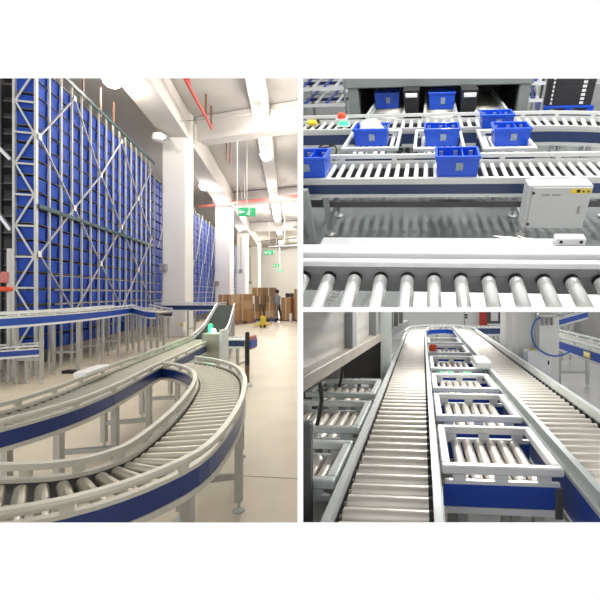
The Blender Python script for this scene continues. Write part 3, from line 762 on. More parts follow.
for (u, v, y, t) in ((163.5, 267.5, 13.72, 'small grey switch box on the shaded face of the first column'), (217, 283, 24.95, 'small dark box on the second white column')):
    a = W(u, v, y); b = MB(); b.box((0, 0, .0), (.24, .14, .26), bev=.02); single('switch_box', b, 'grey_steel', t, 'box', a)
for (u, v, y, t) in ((241, 271, 35.9, 'small meter on the third white column'), (250.2, 282.5, 45.9, 'small dark meter on the fourth white column')):
    a = W(u, v, y); g = thing('wall_meter', t, 'meter', a)
    MB().box((0, 0, 0), (.30, .2, .30), bev=.03).build('case', 'grey_steel', g)
    b = MB(); b.tube([(.0, 0, .1), (0, 0, 3.2)], .035, 6); b.build('conduit', 'grey_steel', g)
for (u, v, y, t) in ((182.5, 327, 13.6, 'yellow and white notice plate low on the first white column'),):
    a = W(u, v, y); g = thing('notice_plate', t, 'sign', a)
    MB().box((0, .06, 0), (.10, .2, .34)).build('plate', 'white_plastic', g); MB().box((0, -.045, .09), (.1, .012, .1)).build('sticker', 'yellow', g)

H1 = list(COL.objects)

# ================================================================== HALL TWO : crate sorting line seen from above (its floor is raked towards the viewer)
A2 = Vector((1, -.0798, -.0164)).normalized(); B2 = Vector((.092, 1, .745)).normalized(); C2 = A2.cross(B2).normalized(); B2 = C2.cross(A2)
H2 = 1.70                                               # the viewer's height over this floor
R2 = Matrix((A2, B2, C2)).transposed().to_4x4()
BAY2 = Matrix.Translation(Vector((0, 0, EYE))) @ R2 @ Matrix.Translation(Vector((0, 0, -H2)))
R2i = R2.to_3x3().transposed()
def P2(u, v, c):
    l = R2i @ Vector(((u - PU) / F, 1, (PV - v) / F)); t = (c - H2) / l.z
    return Vector((l.x * t, l.y * t, c))
b = MB()
q = [P2(296, 310, 0), P2(640, 310, 0), Vector((9, 14, 0)), Vector((-6, 14, 0))]
q[0].x -= .0
b.poly(q + [p - Vector((0, 0, .02)) for p in q], [(0,1,2,3),(7,6,5,4),(0,4,5,1),(1,5,6,2),(2,6,7,3),(3,7,4,0)])
struct('floor_sorting_hall', b, 'tile', BAY2)
b = MB(); b.box((1.5, 11.6, 2.2), (16, .1, 4.4)); struct('wall_back', b, 'white_wall', BAY2)
b = MB(); b.box((2, 6.4, 4.7), (16, 12, .06)); struct('ceiling_sorting_added', b, 'white_wall', BAY2)  # unseen cover, added to keep the sky light off this hall
b = MB(); b.box((6.6, 6.4, 2.3), (.06, 12, 4.8)); struct('wall_right_added', b, 'white_wall', BAY2)  # unseen, added to shut out sky light from this side

ZM = .55; ZN = .90
# near conveyor
rl = P2(315, 300, ZN); near = thing('roller_conveyor', 'big bright rollers with black ends and white rails closest to the viewer', 'conveyor', (0, 1.2, 0), 0, BAY2)
a0, a1 = P2(292, 270, ZN).x, P2(625, 270, ZN).x
def strip(bb0, bb1, z0, z1, name, material, par=near, x0=a0, x1=a1, y0=1.2, bev=.004):
    b = MB(); b.box(((x0 + x1) / 2, (bb0 + bb1) / 2 - y0, (z0 + z1) / 2), (x1 - x0, bb1 - bb0, z1 - z0), bev=bev); return b.build(name, material, par)
strip(1.185, 1.212, ZN + .035, ZN + .06, 'inner_rail', 'alu_bright')
strip(1.212, 1.248, ZN - .02, ZN + .035, 'rail_channel', 'grey_steel')
strip(1.248, 1.312, ZN - .03, ZN + .062, 'outer_rail', 'alu_bright')
strip(1.216, 1.23, ZN - .10, ZN + .02, 'side_frame', 'grey_steel')
strip(1.40, 1.69, ZN - .125, ZN - .11, 'cover_plate', 'cover')
us = [(305, 287), (327, 278), (355, 275), (383, 275), (411, 275), (437, 275), (464, 275), (492, 276), (518, 276), (546, 277), (575, 277), (601, 278)]
pitch = .1015
x = P2(327, 276, ZN).x - pitch
for i in range(13):
    p = Vector((x + i * pitch, 0, 0))
    Y0, Y1 = .985 - .0, 1.196
    b0 = roller(near, (p.x, (Y0 + Y1) / 2 - 1.2, ZN - .026), math.pi / 2, Y1 - Y0, .0255, 'steel_bright')
    e = bpy.data.objects.new('end_cap', cap_mesh(.027, .012)); COL.objects.link(e); e.parent = b0; e.location = ((Y1 - Y0) / 2 + .007, 0, 0)
# cable ladder and strip lying under the rollers
p = P2(335, 296, .62); lad = thing('cable_ladder', 'narrow metal cable ladder seen between two big rollers', 'ladder', p, -.25, BAY2)
for sx in (-.018, .018): MB().box((sx, .02, 0), (.006, .24, .012)).build('side_rail', 'alu_bright', lad)
for k in range(9): MB().box((0, -.085 + k * .026, 0), (.034, .006, .008)).build('rung', 'alu_bright', lad)
b = MB(); b.box((0, .02, 0), (.028, .25, .012), bev=.003); single('metal_strip', b, 'alu_bright', 'flat pale metal strip seen between the big rollers beside the cable ladder', 'strip', P2(368, 297, .62), -.22, BAY2)
p0, p1, p2 = P2(414, 291, .012), P2(612, 291, .012), P2(414, 310, .012)
b = MB(); b.box((0, 0, 0), (p1.x - p0.x, p0.y - p2.y, .02), bev=.003); single('floor_sheet', b, 'white_plastic', 'flat white sheet on the floor below the big bright rollers', 'sheet', ((p0.x + p1.x) / 2, (p0.y + p2.y) / 2, .011), 0, BAY2)
jb = thing('junction_box', 'small white box on the bright cover plate below the control cabinet', 'box', P2(569, 244.5, ZN - .11), 0, BAY2)
MB().box((0, .01, .02), (.135, .05, .04), bev=.005).build('body', 'white_plastic', jb)
for sx in (-.045, .045): MB().box((sx, -.017, .022), (.012, .006, .012)).build('screw', 'black', jb)
b = MB(); b.box((0, 0, .26), (.06, .06, .52)); single('steel_upright', b, 'grey_steel', 'short grey steel upright at the edge by the partition, under the main crate line', 'post', P2(314, 244, 0), 0, BAY2)

# main crate line
pm0, pm1 = P2(286, 170, ZM), P2(632, 170, ZM); bm = 3.41
mid = conveyor('roller_conveyor', 'long roller line with navy side carrying two blue crates across the middle', 'conveyor',
         [(pm0.x, bm, ZM), (pm1.x, bm, ZM)], .19, .0865, .021, bay=BAY2, mats=('alu', 'steel_bright', 'navy'), legs=(.40, 2.17, 3.2), skirt=(-.05, -.135), flange=-.165, front_z=(-.035, .004), rail=(.04, .075), bracket=.5, off_rail=.012, leg_mat='grey_steel', rail_sides=(1,))
b = MB(); b.box((2.0, -.12, .28), (5.4, .05, .055)); b.build('lower_beam', 'dark_plate', mid)
def put_tote(u, v, c, label, rz=0.0, size=(.37, .28, .175), y_off=.14, group=None, divider=.62):
    p = P2(u, v, c); p.y += y_off
    return tote('sorting_crate', label, p, size, BAY2, rz, group, 'tote_bright', True, divider)
put_tote(457, 177.5, ZM + .001, 'blue crate with divider in the middle of the long roller line')
put_tote(306, 178.5, ZM + .001, 'blue crate cut off at the edge of the long roller line', rz=.02)
# control cabinet hung on the line
cx = P2(562, 186, .62); cab = thing('control_cabinet', 'light grey control cabinet hung under the rail, with yellow warning stickers', 'cabinet', (cx.x, 2.90, .265), 0, BAY2)
MB().box((0, .0, .178), (.47, .15, .356), bev=.008).build('body', 'cabinet', cab)
MB().box((.012, -.081, .175), (.43, .012, .335), bev=.004).build('door', 'cabinet', cab)
for z in (.30, .045):
    b = MB(); b.box((-.195, -.09, z), (.022, .012, .022), bev=.006); b.build('lock', 'black', cab)
b = MB(); b.box((.165, -.093, .165), (.018, .014, .06), bev=.004); b.build('handle', 'grey_steel', cab)
for i in range(4):
    b = MB(); b.box((.092 + i * .036, -.089, .315), (.034, .003, .036)); st_ = b.build('warning_sticker', 'yellow', cab, label='yellow warning sticker')
    b = MB(); xx = .092 + i * .036
    if i == 1: b.box((xx, -.0912, .316), (.024, .001, .024))
    else: b.poly([(xx - .011, -.0912, .306), (xx + .011, -.0912, .306), (xx, -.0912, .326)], [(0, 1, 2)])
    b.build('warning_symbol', 'black' if i != 0 else 'yellow', st_)
for i, wv in enumerate((.012, .010, .014, .012, .0, .013, .012, .009, .013)):
    if wv:
        b = MB(); b.box((-.125 + i * .0155, -.0885, .285), (wv, .002, .013)); b.build('lettering_mark', 'grey_steel', cab)
for sx in (-.16, .16): MB().box((sx, .09, .33), (.05, .03, .05)).build('mount', 'alu_bright', cab)

# cross conveyor behind
pb0, pb1 = P2(280, 122, ZM), P2(640, 122, ZM)
conveyor('roller_conveyor', 'back roller conveyor running behind the three crate transfers, navy side', 'conveyor',
         [(pb0.x, 5.10, ZM), (1.0, 5.10, ZM), (1.7, 5.07, ZM), (pb1.x, 4.90, ZM)], .24, .105, .024, bay=BAY2, mats=('alu', 'steel_bright', 'navy'),
         legs=(.6, 1.9, 2.4, 3.6, 3.95), skirt=(-.04, -.16), flange=-.20, rail=(.04, .075), bracket=.4, off_rail=.012, leg_mat='grey_steel', rail_sides=(1,))
def transfer(name, label, loc, rz, w, dp, zt, n, bay=I4, group=None, al='alu_bright', st='steel_bright', bl='royal', panel=True, r=.024, legs=True, endblock=True, bw=.042):
    t = thing(name, label, 'conveyor', loc, rz, bay, group)
    h = zt + .07
    for nm, c, s_ in (('front_bar', (w / 2, bw / 2, h - .02), (w, bw, .04)), ('back_bar', (w / 2, dp - bw / 2, h - .02), (w, bw, .04)),
                      ('side_bar', (bw / 2, dp / 2, h - .02), (bw, dp - 2 * bw, .04)), ('side_bar', (w - bw / 2, dp / 2, h - .02), (bw, dp - 2 * bw, .04))):
        b = MB(); b.box(c, s_, bev=.006); b.build(nm, al, t)
    for y in (bw * .5, dp - bw * .5):
        b = MB(); b.box((w / 2, y, zt - .012), (w - .03, .02, .022)); b.build('cross_rail', al, t)
        for k in range(3):
            b = MB(); b.box((w * (.15 + .35 * k), y, zt + .020), (.06, .018, .05)); b.build('bracket', al, t)
    for k in range(n):
        x = bw + .03 + (w - 2 * bw - .06) * (k + .5) / n
        roller(t, (x, dp / 2, zt - r), math.pi / 2, dp - bw * 1.8, r, st)
    if panel:
        b = MB(); b.box((w / 2, .02, zt - .068), (w - .02, .02, .10)); b.build('front_panel', bl, t)
        b = MB(); b.box((w / 2, dp - .02, zt - .068), (w - .02, .02, .10)); b.build('back_panel', bl, t)
    b = MB(); b.box((w / 2, .024, zt - .135), (w - .02, .03, .03)); b.build('bottom_flange', al, t)
    if endblock:
        b = MB(); b.box((w - .02, .03, zt - .09), (.035, .05, .14), bev=.004); b.build('end_block', 'dark_plate', t)
    if legs:
        for x in (.10, w - .10):
            for y in (.05, dp - .05): leg_mesh(t, x, y, zt - .15)
    return t
for (u0, u1, lb) in ((341, 398, 'transfer frame by the partition, under the crate with the white bag'), (413, 466, 'middle transfer frame, under the crate with a divider'), (483, 538, 'transfer frame beside the grey gantry foot, under the plain crate')):
    p0, p1 = P2(u0, 150, ZM + .05), P2(u1, 150, ZM + .05)
    transfer('transfer_conveyor', lb, (p0.x, p0.y, 0), 0, p1.x - p0.x, .72, ZM, 6, BAY2, al='alu', bl='navy', endblock=False, bw=.034)
t1 = put_tote(371, 146.5, ZM + .001, 'blue crate holding a white plastic bag', divider=0)
pb = P2(371, 146.5, ZM); bag = MB()
n1, n2 = 14, 7
for i in range(n2 + 1):
    for j in range(n1):
        an = 2 * math.pi * j / n1; rr = math.cos(i / n2 * math.pi / 2) ** .6 if i < n2 else 0.02
        k = 1 + .12 * math.sin(3 * an + i) + .08 * math.sin(5 * an - 2 * i)
        bag.v.append((.145 * rr * k * math.cos(an), .10 * rr * k * math.sin(an), .21 * math.sin(i / n2 * math.pi / 2) * (1 + .12 * math.sin(2 * an + 1))))
for i in range(n2):
    for j in range(n1): bag.f.append((i * n1 + j, i * n1 + (j + 1) % n1, (i + 1) * n1 + (j + 1) % n1, (i + 1) * n1 + j))
bag.f.append(tuple(range(n1))); bag.smooth = True
single('plastic_bag', bag, 'bag', 'crumpled white plastic bag lying inside the blue crate by the partition', 'bag', (pb.x, pb.y + .14, ZM + .0135), 0, BAY2)
put_tote(441.5, 146.5, ZM + .001, 'blue crate on the middle transfer frame')
put_tote(511, 146.5, ZM + .001, 'blue crate on the transfer frame by the gantry foot')
put_tote(497, 131.5, ZM + .001, 'blue crate half hidden behind the one by the gantry foot', y_off=.16)

# lanes running under the gantry
for (u0, u1, lb) in ((368, 404, 'roller lane under the gantry, by its post near the partition'), (424, 457, 'middle roller lane running under the gantry'), (476, 510, 'roller lane under the gantry, beside its far post')):
    p0, p1 = P2(u0, 118, ZM), P2(u1, 118, ZM); hw = (p1.x - p0.x) / 2 - .04
    conveyor('lane_conveyor', lb, 'conveyor', [((p0.x + p1.x) / 2, 5.46, ZM), ((p0.x + p1.x) / 2 + .02, 7.3, ZM)], hw, .085, .022, bay=BAY2, mats=('alu_green', 'steel', 'navy'), legs=(.3, 1.5), skirt=(-.03, -.05), flange=-.08, rail=(.03, .06), bracket=.5)
put_tote(387.5, 108.5, ZM + .001, 'dark shaded blue crate on the gantry lane by the partition side', size=(.37, .30, .21))
put_tote(441.5, 109.5, ZM + .001, 'dark shaded blue crate on the middle gantry lane', size=(.38, .30, .22))
for (u, lb) in ((412, 'black tapered scanner housing between the first two gantry lanes'), (467, 'black tapered scanner housing between the last two gantry lanes')):
    p = P2(u, 121, ZM - .1); s_ = thing('scanner_housing', lb, 'scanner', (p.x, p.y - .02, 0), 0, BAY2)
    b = MB(); w0, w1 = .075, .105
    b.poly([(-w0, -.1, .36), (w0, -.1, .36), (w0, .2, .36), (-w0, .2, .36), (-w1, -.14, .86), (w1, -.14, .86), (w1, .24, .86), (-w1, .24, .86)], [(3,2,1,0),(4,5,6,7),(0,1,5,4),(1,2,6,5),(2,3,7,6),(3,0,4,7)])
    b.build('housing', 'black', s_)
    b = MB(); b.box((0, .05, .18), (.08, .1, .36)); b.build('stand', 'grey_steel', s_)
    b = MB(); b.box((0, -.15, .80), (.16, .02, .05), bev=.008); b.build('window', 'alu_bright', s_)
    for sx in (-1, 1):
        b = MB(); b.box((sx * .15, -.02, .50), (.03, .34, .05), bev=.006); b.build('guard_bar', 'alu_bright', s_)
    b = MB(); b.box((0, -.20, .50), (.33, .03, .05), bev=.006); b.build('guard_bar', 'alu_bright', s_)
# gantry
gy = 6.05; gl, gr = P2(359, 100, .62), P2(521, 100, .62)
ga = thing('gantry', 'grey steel gantry with dark inside over the three crate lanes', 'gantry', (gl.x, gy, 0), 0, BAY2)
wg = gr.x - gl.x
for x in (0, wg):
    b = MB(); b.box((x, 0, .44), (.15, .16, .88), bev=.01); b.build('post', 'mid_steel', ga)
    b = MB(); b.box((x, 1.0, .5), (.05, 1.8, 1.0)); b.build('side_panel', 'dark_plate', ga)  # dark side panels added so the inside turns dark
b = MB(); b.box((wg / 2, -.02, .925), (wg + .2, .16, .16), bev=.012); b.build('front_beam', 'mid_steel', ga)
b = MB(); b.box((wg / 2, .95, 1.03), (wg + .2, 1.9, .03)); b.build('shade_roof', 'grey_steel', ga)  # unseen cover added to shade the inside of the gantry
b = MB(); b.box((wg / 2, 1.9, .5), (wg, .05, 1.0)); b.build('back_panel', 'dark_plate', ga)  # dark sheet put in for the shaded depth behind the lanes
# flow racks on both sides
def flow_rack(label, u, v, w, dx):
    p = P2(u, v, .1); f = thing('flow_rack', label, 'rack', (p.x + dx, 7.6, 0), 0, BAY2)
    for x in (-w / 2, w / 2):
        for y in (0, .7):
            b = MB(); b.box((x, y, .65), (.04, .04, 1.3)); b.build('post', 'grey_steel', f)
    for k, z in enumerate((.35, .62, .92, 1.2)):
        for j in range(3):
            b = MB(); b.box((0, j * .3, z + .05 * j), (w, .05, .05)); b.build('shelf_rail', 'alu_bright' if j != 1 else 'navy', f)
        for j in range(4):
            b = MB(); b.bar((-w / 2 + w * (j + .5) / 4 - .05, 0, z + .04), (-w / 2 + w * (j + .5) / 4 + .05, .65, z + .15), .05, .02); b.build('slide', 'alu_bright' if j % 2 else 'royal', f)
    return f
flow_rack('white and blue sloped flow rack against the white wall, partition side', 332, 108, .80, .12)
flow_rack('white and blue sloped flow rack between gantry and black stack', 534, 108, .32, -.20)
# black stack on blue pallet
pp = P2(566, 111.5, .02); pal = thing('plastic_pallet', 'blue plastic pallet under the tall black stack', 'pallet', (pp.x, pp.y + .25, 0), .0, BAY2)
MB().box((0, 0, .12), (.92, .75, .04), bev=.01).build('deck', 'tote_bright', pal)
for x in (-.4, 0, .4): MB().box((x, 0, .05), (.12, .75, .10), bev=.01).build('runner', 'tote_bright', pal)
stk = thing('sheet_stack', 'tall stack of black sheets with white tabs on a blue pallet', 'stack', (pp.x, pp.y + .25, .14), 0, BAY2)
b = MB()
for k in range(36): b.box((random.uniform(-.004, .004), random.uniform(-.004, .004), .014 + k * .0285), (.82, .64, .024))
b.build('sheet_pile', 'carbon', stk)['kind'] = 'stuff'
for k in range(14):
    z = .045 + k * .07
    for x, wv in ((-.34, .03), (.22, .07)):
        b = MB(); b.box((x, -.325, z), (wv, .012, .045)); b.build('white_tab', 'white_plastic', stk)
# small things by the back conveyor
s1 = thing('sensor_box', 'small yellow sensor on the back conveyor rail near the partition', 'sensor', P2(313, 125, ZM + .01), 0, BAY2)
MB().box((0, 0, .03), (.14, .10, .06), bev=.02).build('body', 'yellow', s1); MB().box((.06, 0, .04), (.06, .04, .04)).build('plug', 'black', s1)
s2 = thing('signal_lamp', 'small red signal lamp on the back rail by the gantry post', 'lamp', P2(342, 119, ZM + .085), 0, BAY2)
MB().lathe([(.05, 0), (.055, .02), (.05, .06), (.02, .075)], 12).build('lens', 'orange', s2); MB().box((0, 0, .005), (.14, .12, .012)).build('base', 'alu_bright', s2)
s3 = thing('sensor_light', 'green glowing sensor light on the back conveyor beside the bag crate', 'lamp', P2(344, 126, ZM + .01), 0, BAY2)
MB().box((0, 0, .03), (.12, .05, .05), bev=.012).build('lens', 'green_emit', s3); MB().box((0, 0, .004), (.16, .08, .01)).build('base', 'alu_bright', s3)
b = MB(); c0 = P2(327, 148, ZM - .02)
pts = [(.09 * math.cos(t * .7), .06 * math.sin(t * .7), .02 + .01 * math.sin(t)) for t in range(12)]; b.tube(pts, .008, 8); b.tube([(.09, 0, .02), (.12, -.05, .0), (.05, -.12, -.2)], .008, 8)
single('black_cable', b, 'black', 'loop of black cable between the line and the bag crate frame', 'cable', c0, 0, BAY2)

H2O = [o for o in COL.objects if o not in set(H1)]

# ================================================================== HALL THREE : merge line with cross transfers
LK = .0718
def L3(s, y, z=0.0): return Vector((s + LK * y, y, z))
A3 = -math.atan(LK)
b = MB(); b.poly([(kp * FB + .001, FB, 0), (8, FB, 0), (12, 16, 0), (kp * 16 + .1, 16, 0), (kp * FB + .001, FB, -.1), (8, FB, -.1), (12, 16, -.1), (kp * 16 + .1, 16, -.1)], [(0,1,2,3),(7,6,5,4),(0,4,5,1),(1,5,6,2),(2,6,7,3),(3,7,4,0)])
struct('floor_merge_hall', b, 'grey_floor')
b = MB(); b.box((4, 13.1, .52), (16, .2, 1.04)); struct('wall_end', b, 'white_wall')
b = MB(); b.box((6.2, 9.5, .55), (.1, 7, 1.1)); struct('wall_side_added', b, 'grey_floor')  # added to cut the sky light coming in from the open side
lane = conveyor('roller_conveyor', 'long roller lane between the grey machine and the row of transfer frames', 'conveyor', [L3(-.139, 1.30, .75), L3(-.139, 7.7, .75)], .185, .0955, .038,
         mats=('alu_green', 'steel_warm', 'royal'), legs=(.6, 2.2, 3.8, 5.4), bracket=.5, cap_side=-1, off_rail=.0, rail=(.03, .06))
right = conveyor('roller_conveyor', 'wide roller lane with bright blue side beyond the row of transfer frames', 'conveyor', [L3(.932, 1.25, .75), L3(.932, 8.3, .75)], .22, .0955, .037,
         mats=('alu_green', 'steel_warm', 'royal'), legs=(.3, 1.5, 3.2, 4.8, 6.4), bracket=0, cap_side=-1, rail=(.016, .075), off_rail=-.004, skirt=(-.005, -.18), flange=-.21)
conveyor('curved_conveyor', 'far curved conveyor rail joining the two lanes at the back', 'conveyor', [L3(.932, 8.36, .75), L3(.88, 8.85, .75), L3(.62, 9.15, .75), L3(.25, 9.1, .75), L3(-.06, 8.75, .75), L3(-.139, 7.85, .75)], .185, .11, .028,
         mats=('alu_green', 'steel_warm', 'royal'), legs=(.5, 1.3, 2.0), bracket=.4, rail=(.05, .08))
ulab = ['nearest and largest transfer frame with a blue front panel', 'second transfer frame from the front, five rollers between bright bars', 'third transfer frame from the front of the row',
        'fourth transfer frame, with a bare bright blue front panel and green lamps', 'fifth transfer frame, behind the red beacon', 'farthest transfer frame of the row, blue crates rail behind']
for i, (y0, y1) in enumerate(((1.72, 2.26), (2.42, 2.98), (3.14, 3.72), (3.98, 4.75), (5.0, 5.75), (6.0, 6.7))):
    w = .54
    p = L3(.088, y0); transfer('transfer_conveyor', ulab[i], (p.x, p.y, 0), A3, w, y1 - y0, .75, 6, I4, al='alu_bright', st='steel_warm', bl='royal', r=.028, panel=True)
p = L3(.14, 5.05); rb = thing('beacon', 'small orange red beacon on the edge of a far transfer frame', 'lamp', (p.x, p.y, .82)); MB().box((0, 0, .05), (.10, .08, .10), bev=.02).build('lens', 'orange', rb); MB().box((0, 0, .006), (.12, .10, .012)).build('base', 'alu_bright', rb)
p = L3(.16, 4.0)
for k in range(5):
    q = L3(.2 + k * .09, 4.0)
    o = thing('status_lamp', 'tiny green status lamp in the row on the bare blue panel', 'lamp', (q.x, q.y - .012, .752), 0, I4, 'green status lamps'); MB().box((0, 0, .012), (.035, .03, .024), bev=.005).build('lens', 'green_emit', o); MB().box((0, 0, .002), (.05, .04, .006)).build('base', 'alu_bright', o)
q = L3(.60, 4.2); b = MB(); b.box((0, 0, .01), (.22, .75, .10), bev=.01); 
mc = thing('drive_cover', 'pale cover box between the fourth transfer frame and the wide lane', 'cover', (q.x + .03, q.y - .1, .82), A3); MB().box((0, 0, .04), (.16, .42, .07), bev=.012).build('lid', 'white_plastic', mc); MB().box((0, 0, .004), (.18, .44, .012)).build('flange', 'alu_green', mc)
# transfers that come in from the machine
for i, (y0, y1, lb) in enumerate(((1.62, 2.06, 'nearest roller infeed beside the dark machine post'), (2.24, 2.80, 'second roller infeed under the machine ledge'), (2.98, 3.48, 'third roller infeed under the machine ledge, before the dark plate'), (4.45, 5.0, 'far roller infeed behind the pale machine column'))):
    p = L3(-.92, y0); transfer('infeed_conveyor', lb, (p.x, p.y, 0), A3, .55, y1 - y0, .75, 6, I4, al='alu_green', st='steel_warm', bl='royal', r=.028, panel=False, endblock=False)
# machine with window panels
def ZT(y): return EYE - 18.2 * y / F                     # the hall's low roof line
ma = math.atan2(2.17, .34); MD = Vector((.34, 2.17, 0)).normalized(); MN = Vector((-MD.y, MD.x, 0))
MO = Vector((-.496, 2.07, 0))
mch = thing('packing_machine', 'grey machine with large window panels above a tan ledge', 'machine', MO)
def mp(t, d, z): return MD * t + MN * d + Vector((0, 0, z))
b = MB(); b.bar(mp(-.75, .03, 1.115), mp(2.22, .03, 1.115), .10, .085, bev=.006); b.build('ledge', 'tan_edge', mch)
def slanted(t0, t1, d0, d1, z0):
    b = MB(); P = []
    for t, d in ((t0, d0), (t1, d0), (t1, d1), (t0, d1)):
        w = mp(t, d, 0) + MO; P.append((mp(t, d, z0), mp(t, d, ZT(w.y))))
    b.poly([p[0] for p in P] + [p[1] for p in P], [(0,1,2,3),(7,6,5,4),(0,4,5,1),(1,5,6,2),(2,6,7,3),(3,7,4,0)]); return b
slanted(-.75, 1.0, .06, .09, 1.158).build('window_panel', 'plate', mch)
slanted(1.14, 1.85, .06, .09, 1.158).build('window_panel', 'plate', mch)
slanted(1.98, 4.6, .06, .09, 1.10).build('window_panel', 'plate', mch)
for t in (1.0, 1.92): slanted(t, t + .13, -.0, .12, 1.158).build('frame_post', 'grey_steel', mch)
b = MB(); b.bar(mp(2.5, .03, 1.08), mp(4.7, .03, 1.08), .10, .09); b.build('ledge', 'grey_steel', mch)
b = MB(); b.bar(mp(-.75, .6, 1.10), mp(4.7, .6, 1.10), 1.0, .03); b.build('shade_plate', 'dark_plate', mch)  # added plate that darkens the space under the ledge
b = MB(); b.bar(mp(-.75, 1.1, .55), mp(4.7, 1.1, .55), .03, 1.1); b.build('shade_panel', 'dark_plate', mch)  # dark panel put in for the deep shade under the machine
for t in (3.0, 3.5, 4.0): slanted(t, t + .09, 0, .12, 1.12).build('frame_post', 'grey_steel', mch)
b = MB(); x0, x1, yy = (344 - PU) * 4.30 / F, (381 - PU) * 4.30 / F, 4.30; b.box(((x0 + x1) / 2 - MO.x, yy - MO.y, .87), (x1 - x0, .05, .45)); b.build('end_plate', 'dark_plate', mch)
x0, x1 = (380.5 - PU) * 4.22 / F, (391.5 - PU) * 4.22 / F
b = MB(); b.box(((x0 + x1) / 2 - MO.x, 4.25 - MO.y, ZT(4.3) / 2), (x1 - x0, .14, ZT(4.3)), bev=.006); b.build('column', 'alu_green', mch, label='pale grey column')
pz = (312 - PU) * 1.56 / F
b = MB(); b.box((pz - .16 - MO.x, 1.56 - MO.y, .535), (.32, .05, 1.07), bev=.006); b.build('corner_post', 'dark_plate', mch)
for (uu, yy, lb) in ((341.5, 3.1, 'cable hanging under the ledge by the third infeed'), (320, 2.2, 'thick black cable hanging under the ledge by the second infeed')):
    xx = (uu - PU) * yy / F; b = MB(); b.tube([(0, 0, 1.08), (.01, 0, .98), (-.005, .01, .90), (-.02, .02, .83)], .012, 8); single('hanging_cable', b, 'black', lb, 'cable', (xx, yy, 0))

# white columns, air hose, box
def ztop3(y): return EYE - 18.0 * y / F
for i, (u0, u1, y, d, m_) in enumerate(((505.5, 515, 6.0, .3, 'column'), (515, 519, 6.05, .2, 'grey_steel'), (518.5, 535.5, 5.25, .3, 'column'), (535.5, 540, 5.22, .2, 'alu_green'), (539.5, 559, 5.1, .35, 'column'))):  # grey strip beside the first column stands for a gap and shaded side
    x0, x1 = (u0 - PU) * y / F, (u1 - PU) * y / F
    b = MB(); h = ztop3(y); b.box(((x0 + x1) / 2, y + d / 2, h / 2), (x1 - x0, d, h)); struct('pillar_%d' % (i + 1), b, m_)
y = 4.93; x0, x1 = (527.5 - PU) * y / F, (551 - PU) * y / F; z0, z1 = EYE - (374.5 - PV) * y / F, EYE - (351 - PV) * y / F
jb = thing('junction_box', 'white junction box on the white column behind the wide lane', 'box', ((x0 + x1) / 2, y + .09, z0))
MB().box((0, 0, (z1 - z0) / 2), (x1 - x0, .17, z1 - z0), bev=.008).build('body', 'white_plastic', jb)
MB().box(((x1 - x0) * .40, -.088, (z1 - z0) * .5), (.02, .01, .05), bev=.003).build('latch', 'black', jb)
MB().box((-.05, .02, z1 - z0 + .006), (.08, .05, .012)).build('sticker', 'yellow', jb)
ar = thing('air_regulator', 'row of three small grey air filter units on the white column', 'regulator', W(548, 318, 5.02))
MB().box((0, .04, .03), (.24, .07, .05), bev=.01).build('manifold', 'post_steel', ar)
for x in (-.06, .0, .06):
    b = MB(); b.lathe([(.012, -.10), (.02, -.09), (.02, -.02), (.015, .0)], 10, (x, .02, 0)); b.build('bowl', 'grey_steel', ar)
b = MB(); b.tube([(.12, .03, .03), (.22, .03, .03)], .012, 8); b.build('pipe_stub', 'grey_steel', ar)
hp = [(541, 317.5), (536, 320), (532.5, 327), (532, 336), (535, 345), (541, 351), (549, 355), (557, 356), (565, 354), (571, 351)]
h0 = W(541, 317.5, 4.9); b = MB(); b.tube(smooth([W(u, v, 4.9 - .02 * (i > 1)) - h0 for i, (u, v) in enumerate(hp)], .03), .011, 8)
single('air_hose', b, 'hose', 'bright blue air hose looping down from the filter units', 'hose', h0)

# background conveyors
bgc = conveyor('roller_conveyor', 'background roller conveyor with a yellow plate on its blue side', 'conveyor', [(3.05, 8.3, .80), (2.95, 4.2, .80)], .22, .1, .027,
         mats=('alu_green', 'steel_warm', 'royal'), legs=(.5, 1.9, 3.3), skirt=(-.01, -.13), flange=-.16, bracket=.5)
pl = W(586, 352, 5.62)
b = MB(); o3 = Vector((3.05, 8.3, 0)); t_ = (Vector((2.95, 4.2, 0)) - o3).normalized()
def face3(yv): 
    k = (yv - 8.3) / (4.2 - 8.3); return Vector((3.05 + (2.95 - 3.05) * k, yv, 0))
fpnt = face3(5.38) + Vector((-.262, 0, .727)) - o3
b = MB(); b.box(fpnt, (.008, .20, .085), rz=-.024); yp = b.build('name_plate', 'yellow', bgc, label='yellow plate with lettering')
lettering('lettering', 'TIMY', .075, 'exit_white', yp, fpnt + Vector((-.006, 0, 0)), (math.pi / 2, 0, -math.pi / 2), sx=.95)
conveyor('inclined_conveyor', 'steep blue sided conveyor climbing away above the background line', 'conveyor', [(2.75, 8.9, .72), (4.4, 8.9, 1.18)], .2, .1, .027, mats=('alu_green', 'belt', 'royal'), legs=(.25, 1.3), skirt=(-.01, -.13), flange=-.17, belt=True, bracket=.6, rail=(.03, .06))
conveyor('roller_conveyor', 'far short conveyor with blue side before the white end wall', 'conveyor', [(1.75, 9.6, .74), (2.75, 9.6, .74)], .2, .1, .027, mats=('alu_green', 'steel_warm', 'navy'), legs=(.2, .8), skirt=(-.01, -.15), flange=-.19, rail=None)
hy = thing('hydrant_cabinet', 'red framed cabinet with dark inside on the white end wall', 'cabinet', W(489, 331, 12.9))
zt = EYE - (308.5 - PV) * 12.9 / F - W(489, 331, 12.9).z
MB().box((-.20, 0, zt / 2), (.22, .16, zt), bev=.01).build('red_door', 'red', hy); MB().box((.16, .02, zt / 2), (.5, .14, zt)).build('case', 'dark_plate', hy); MB().box((.17, -.06, zt * .66), (.24, .02, zt * .42)).build('notice', 'white_plastic', hy); MB().box((.16, -.07, zt * .3), (.46, .02, .05)).build('shelf_bar', 'alu_bright', hy)
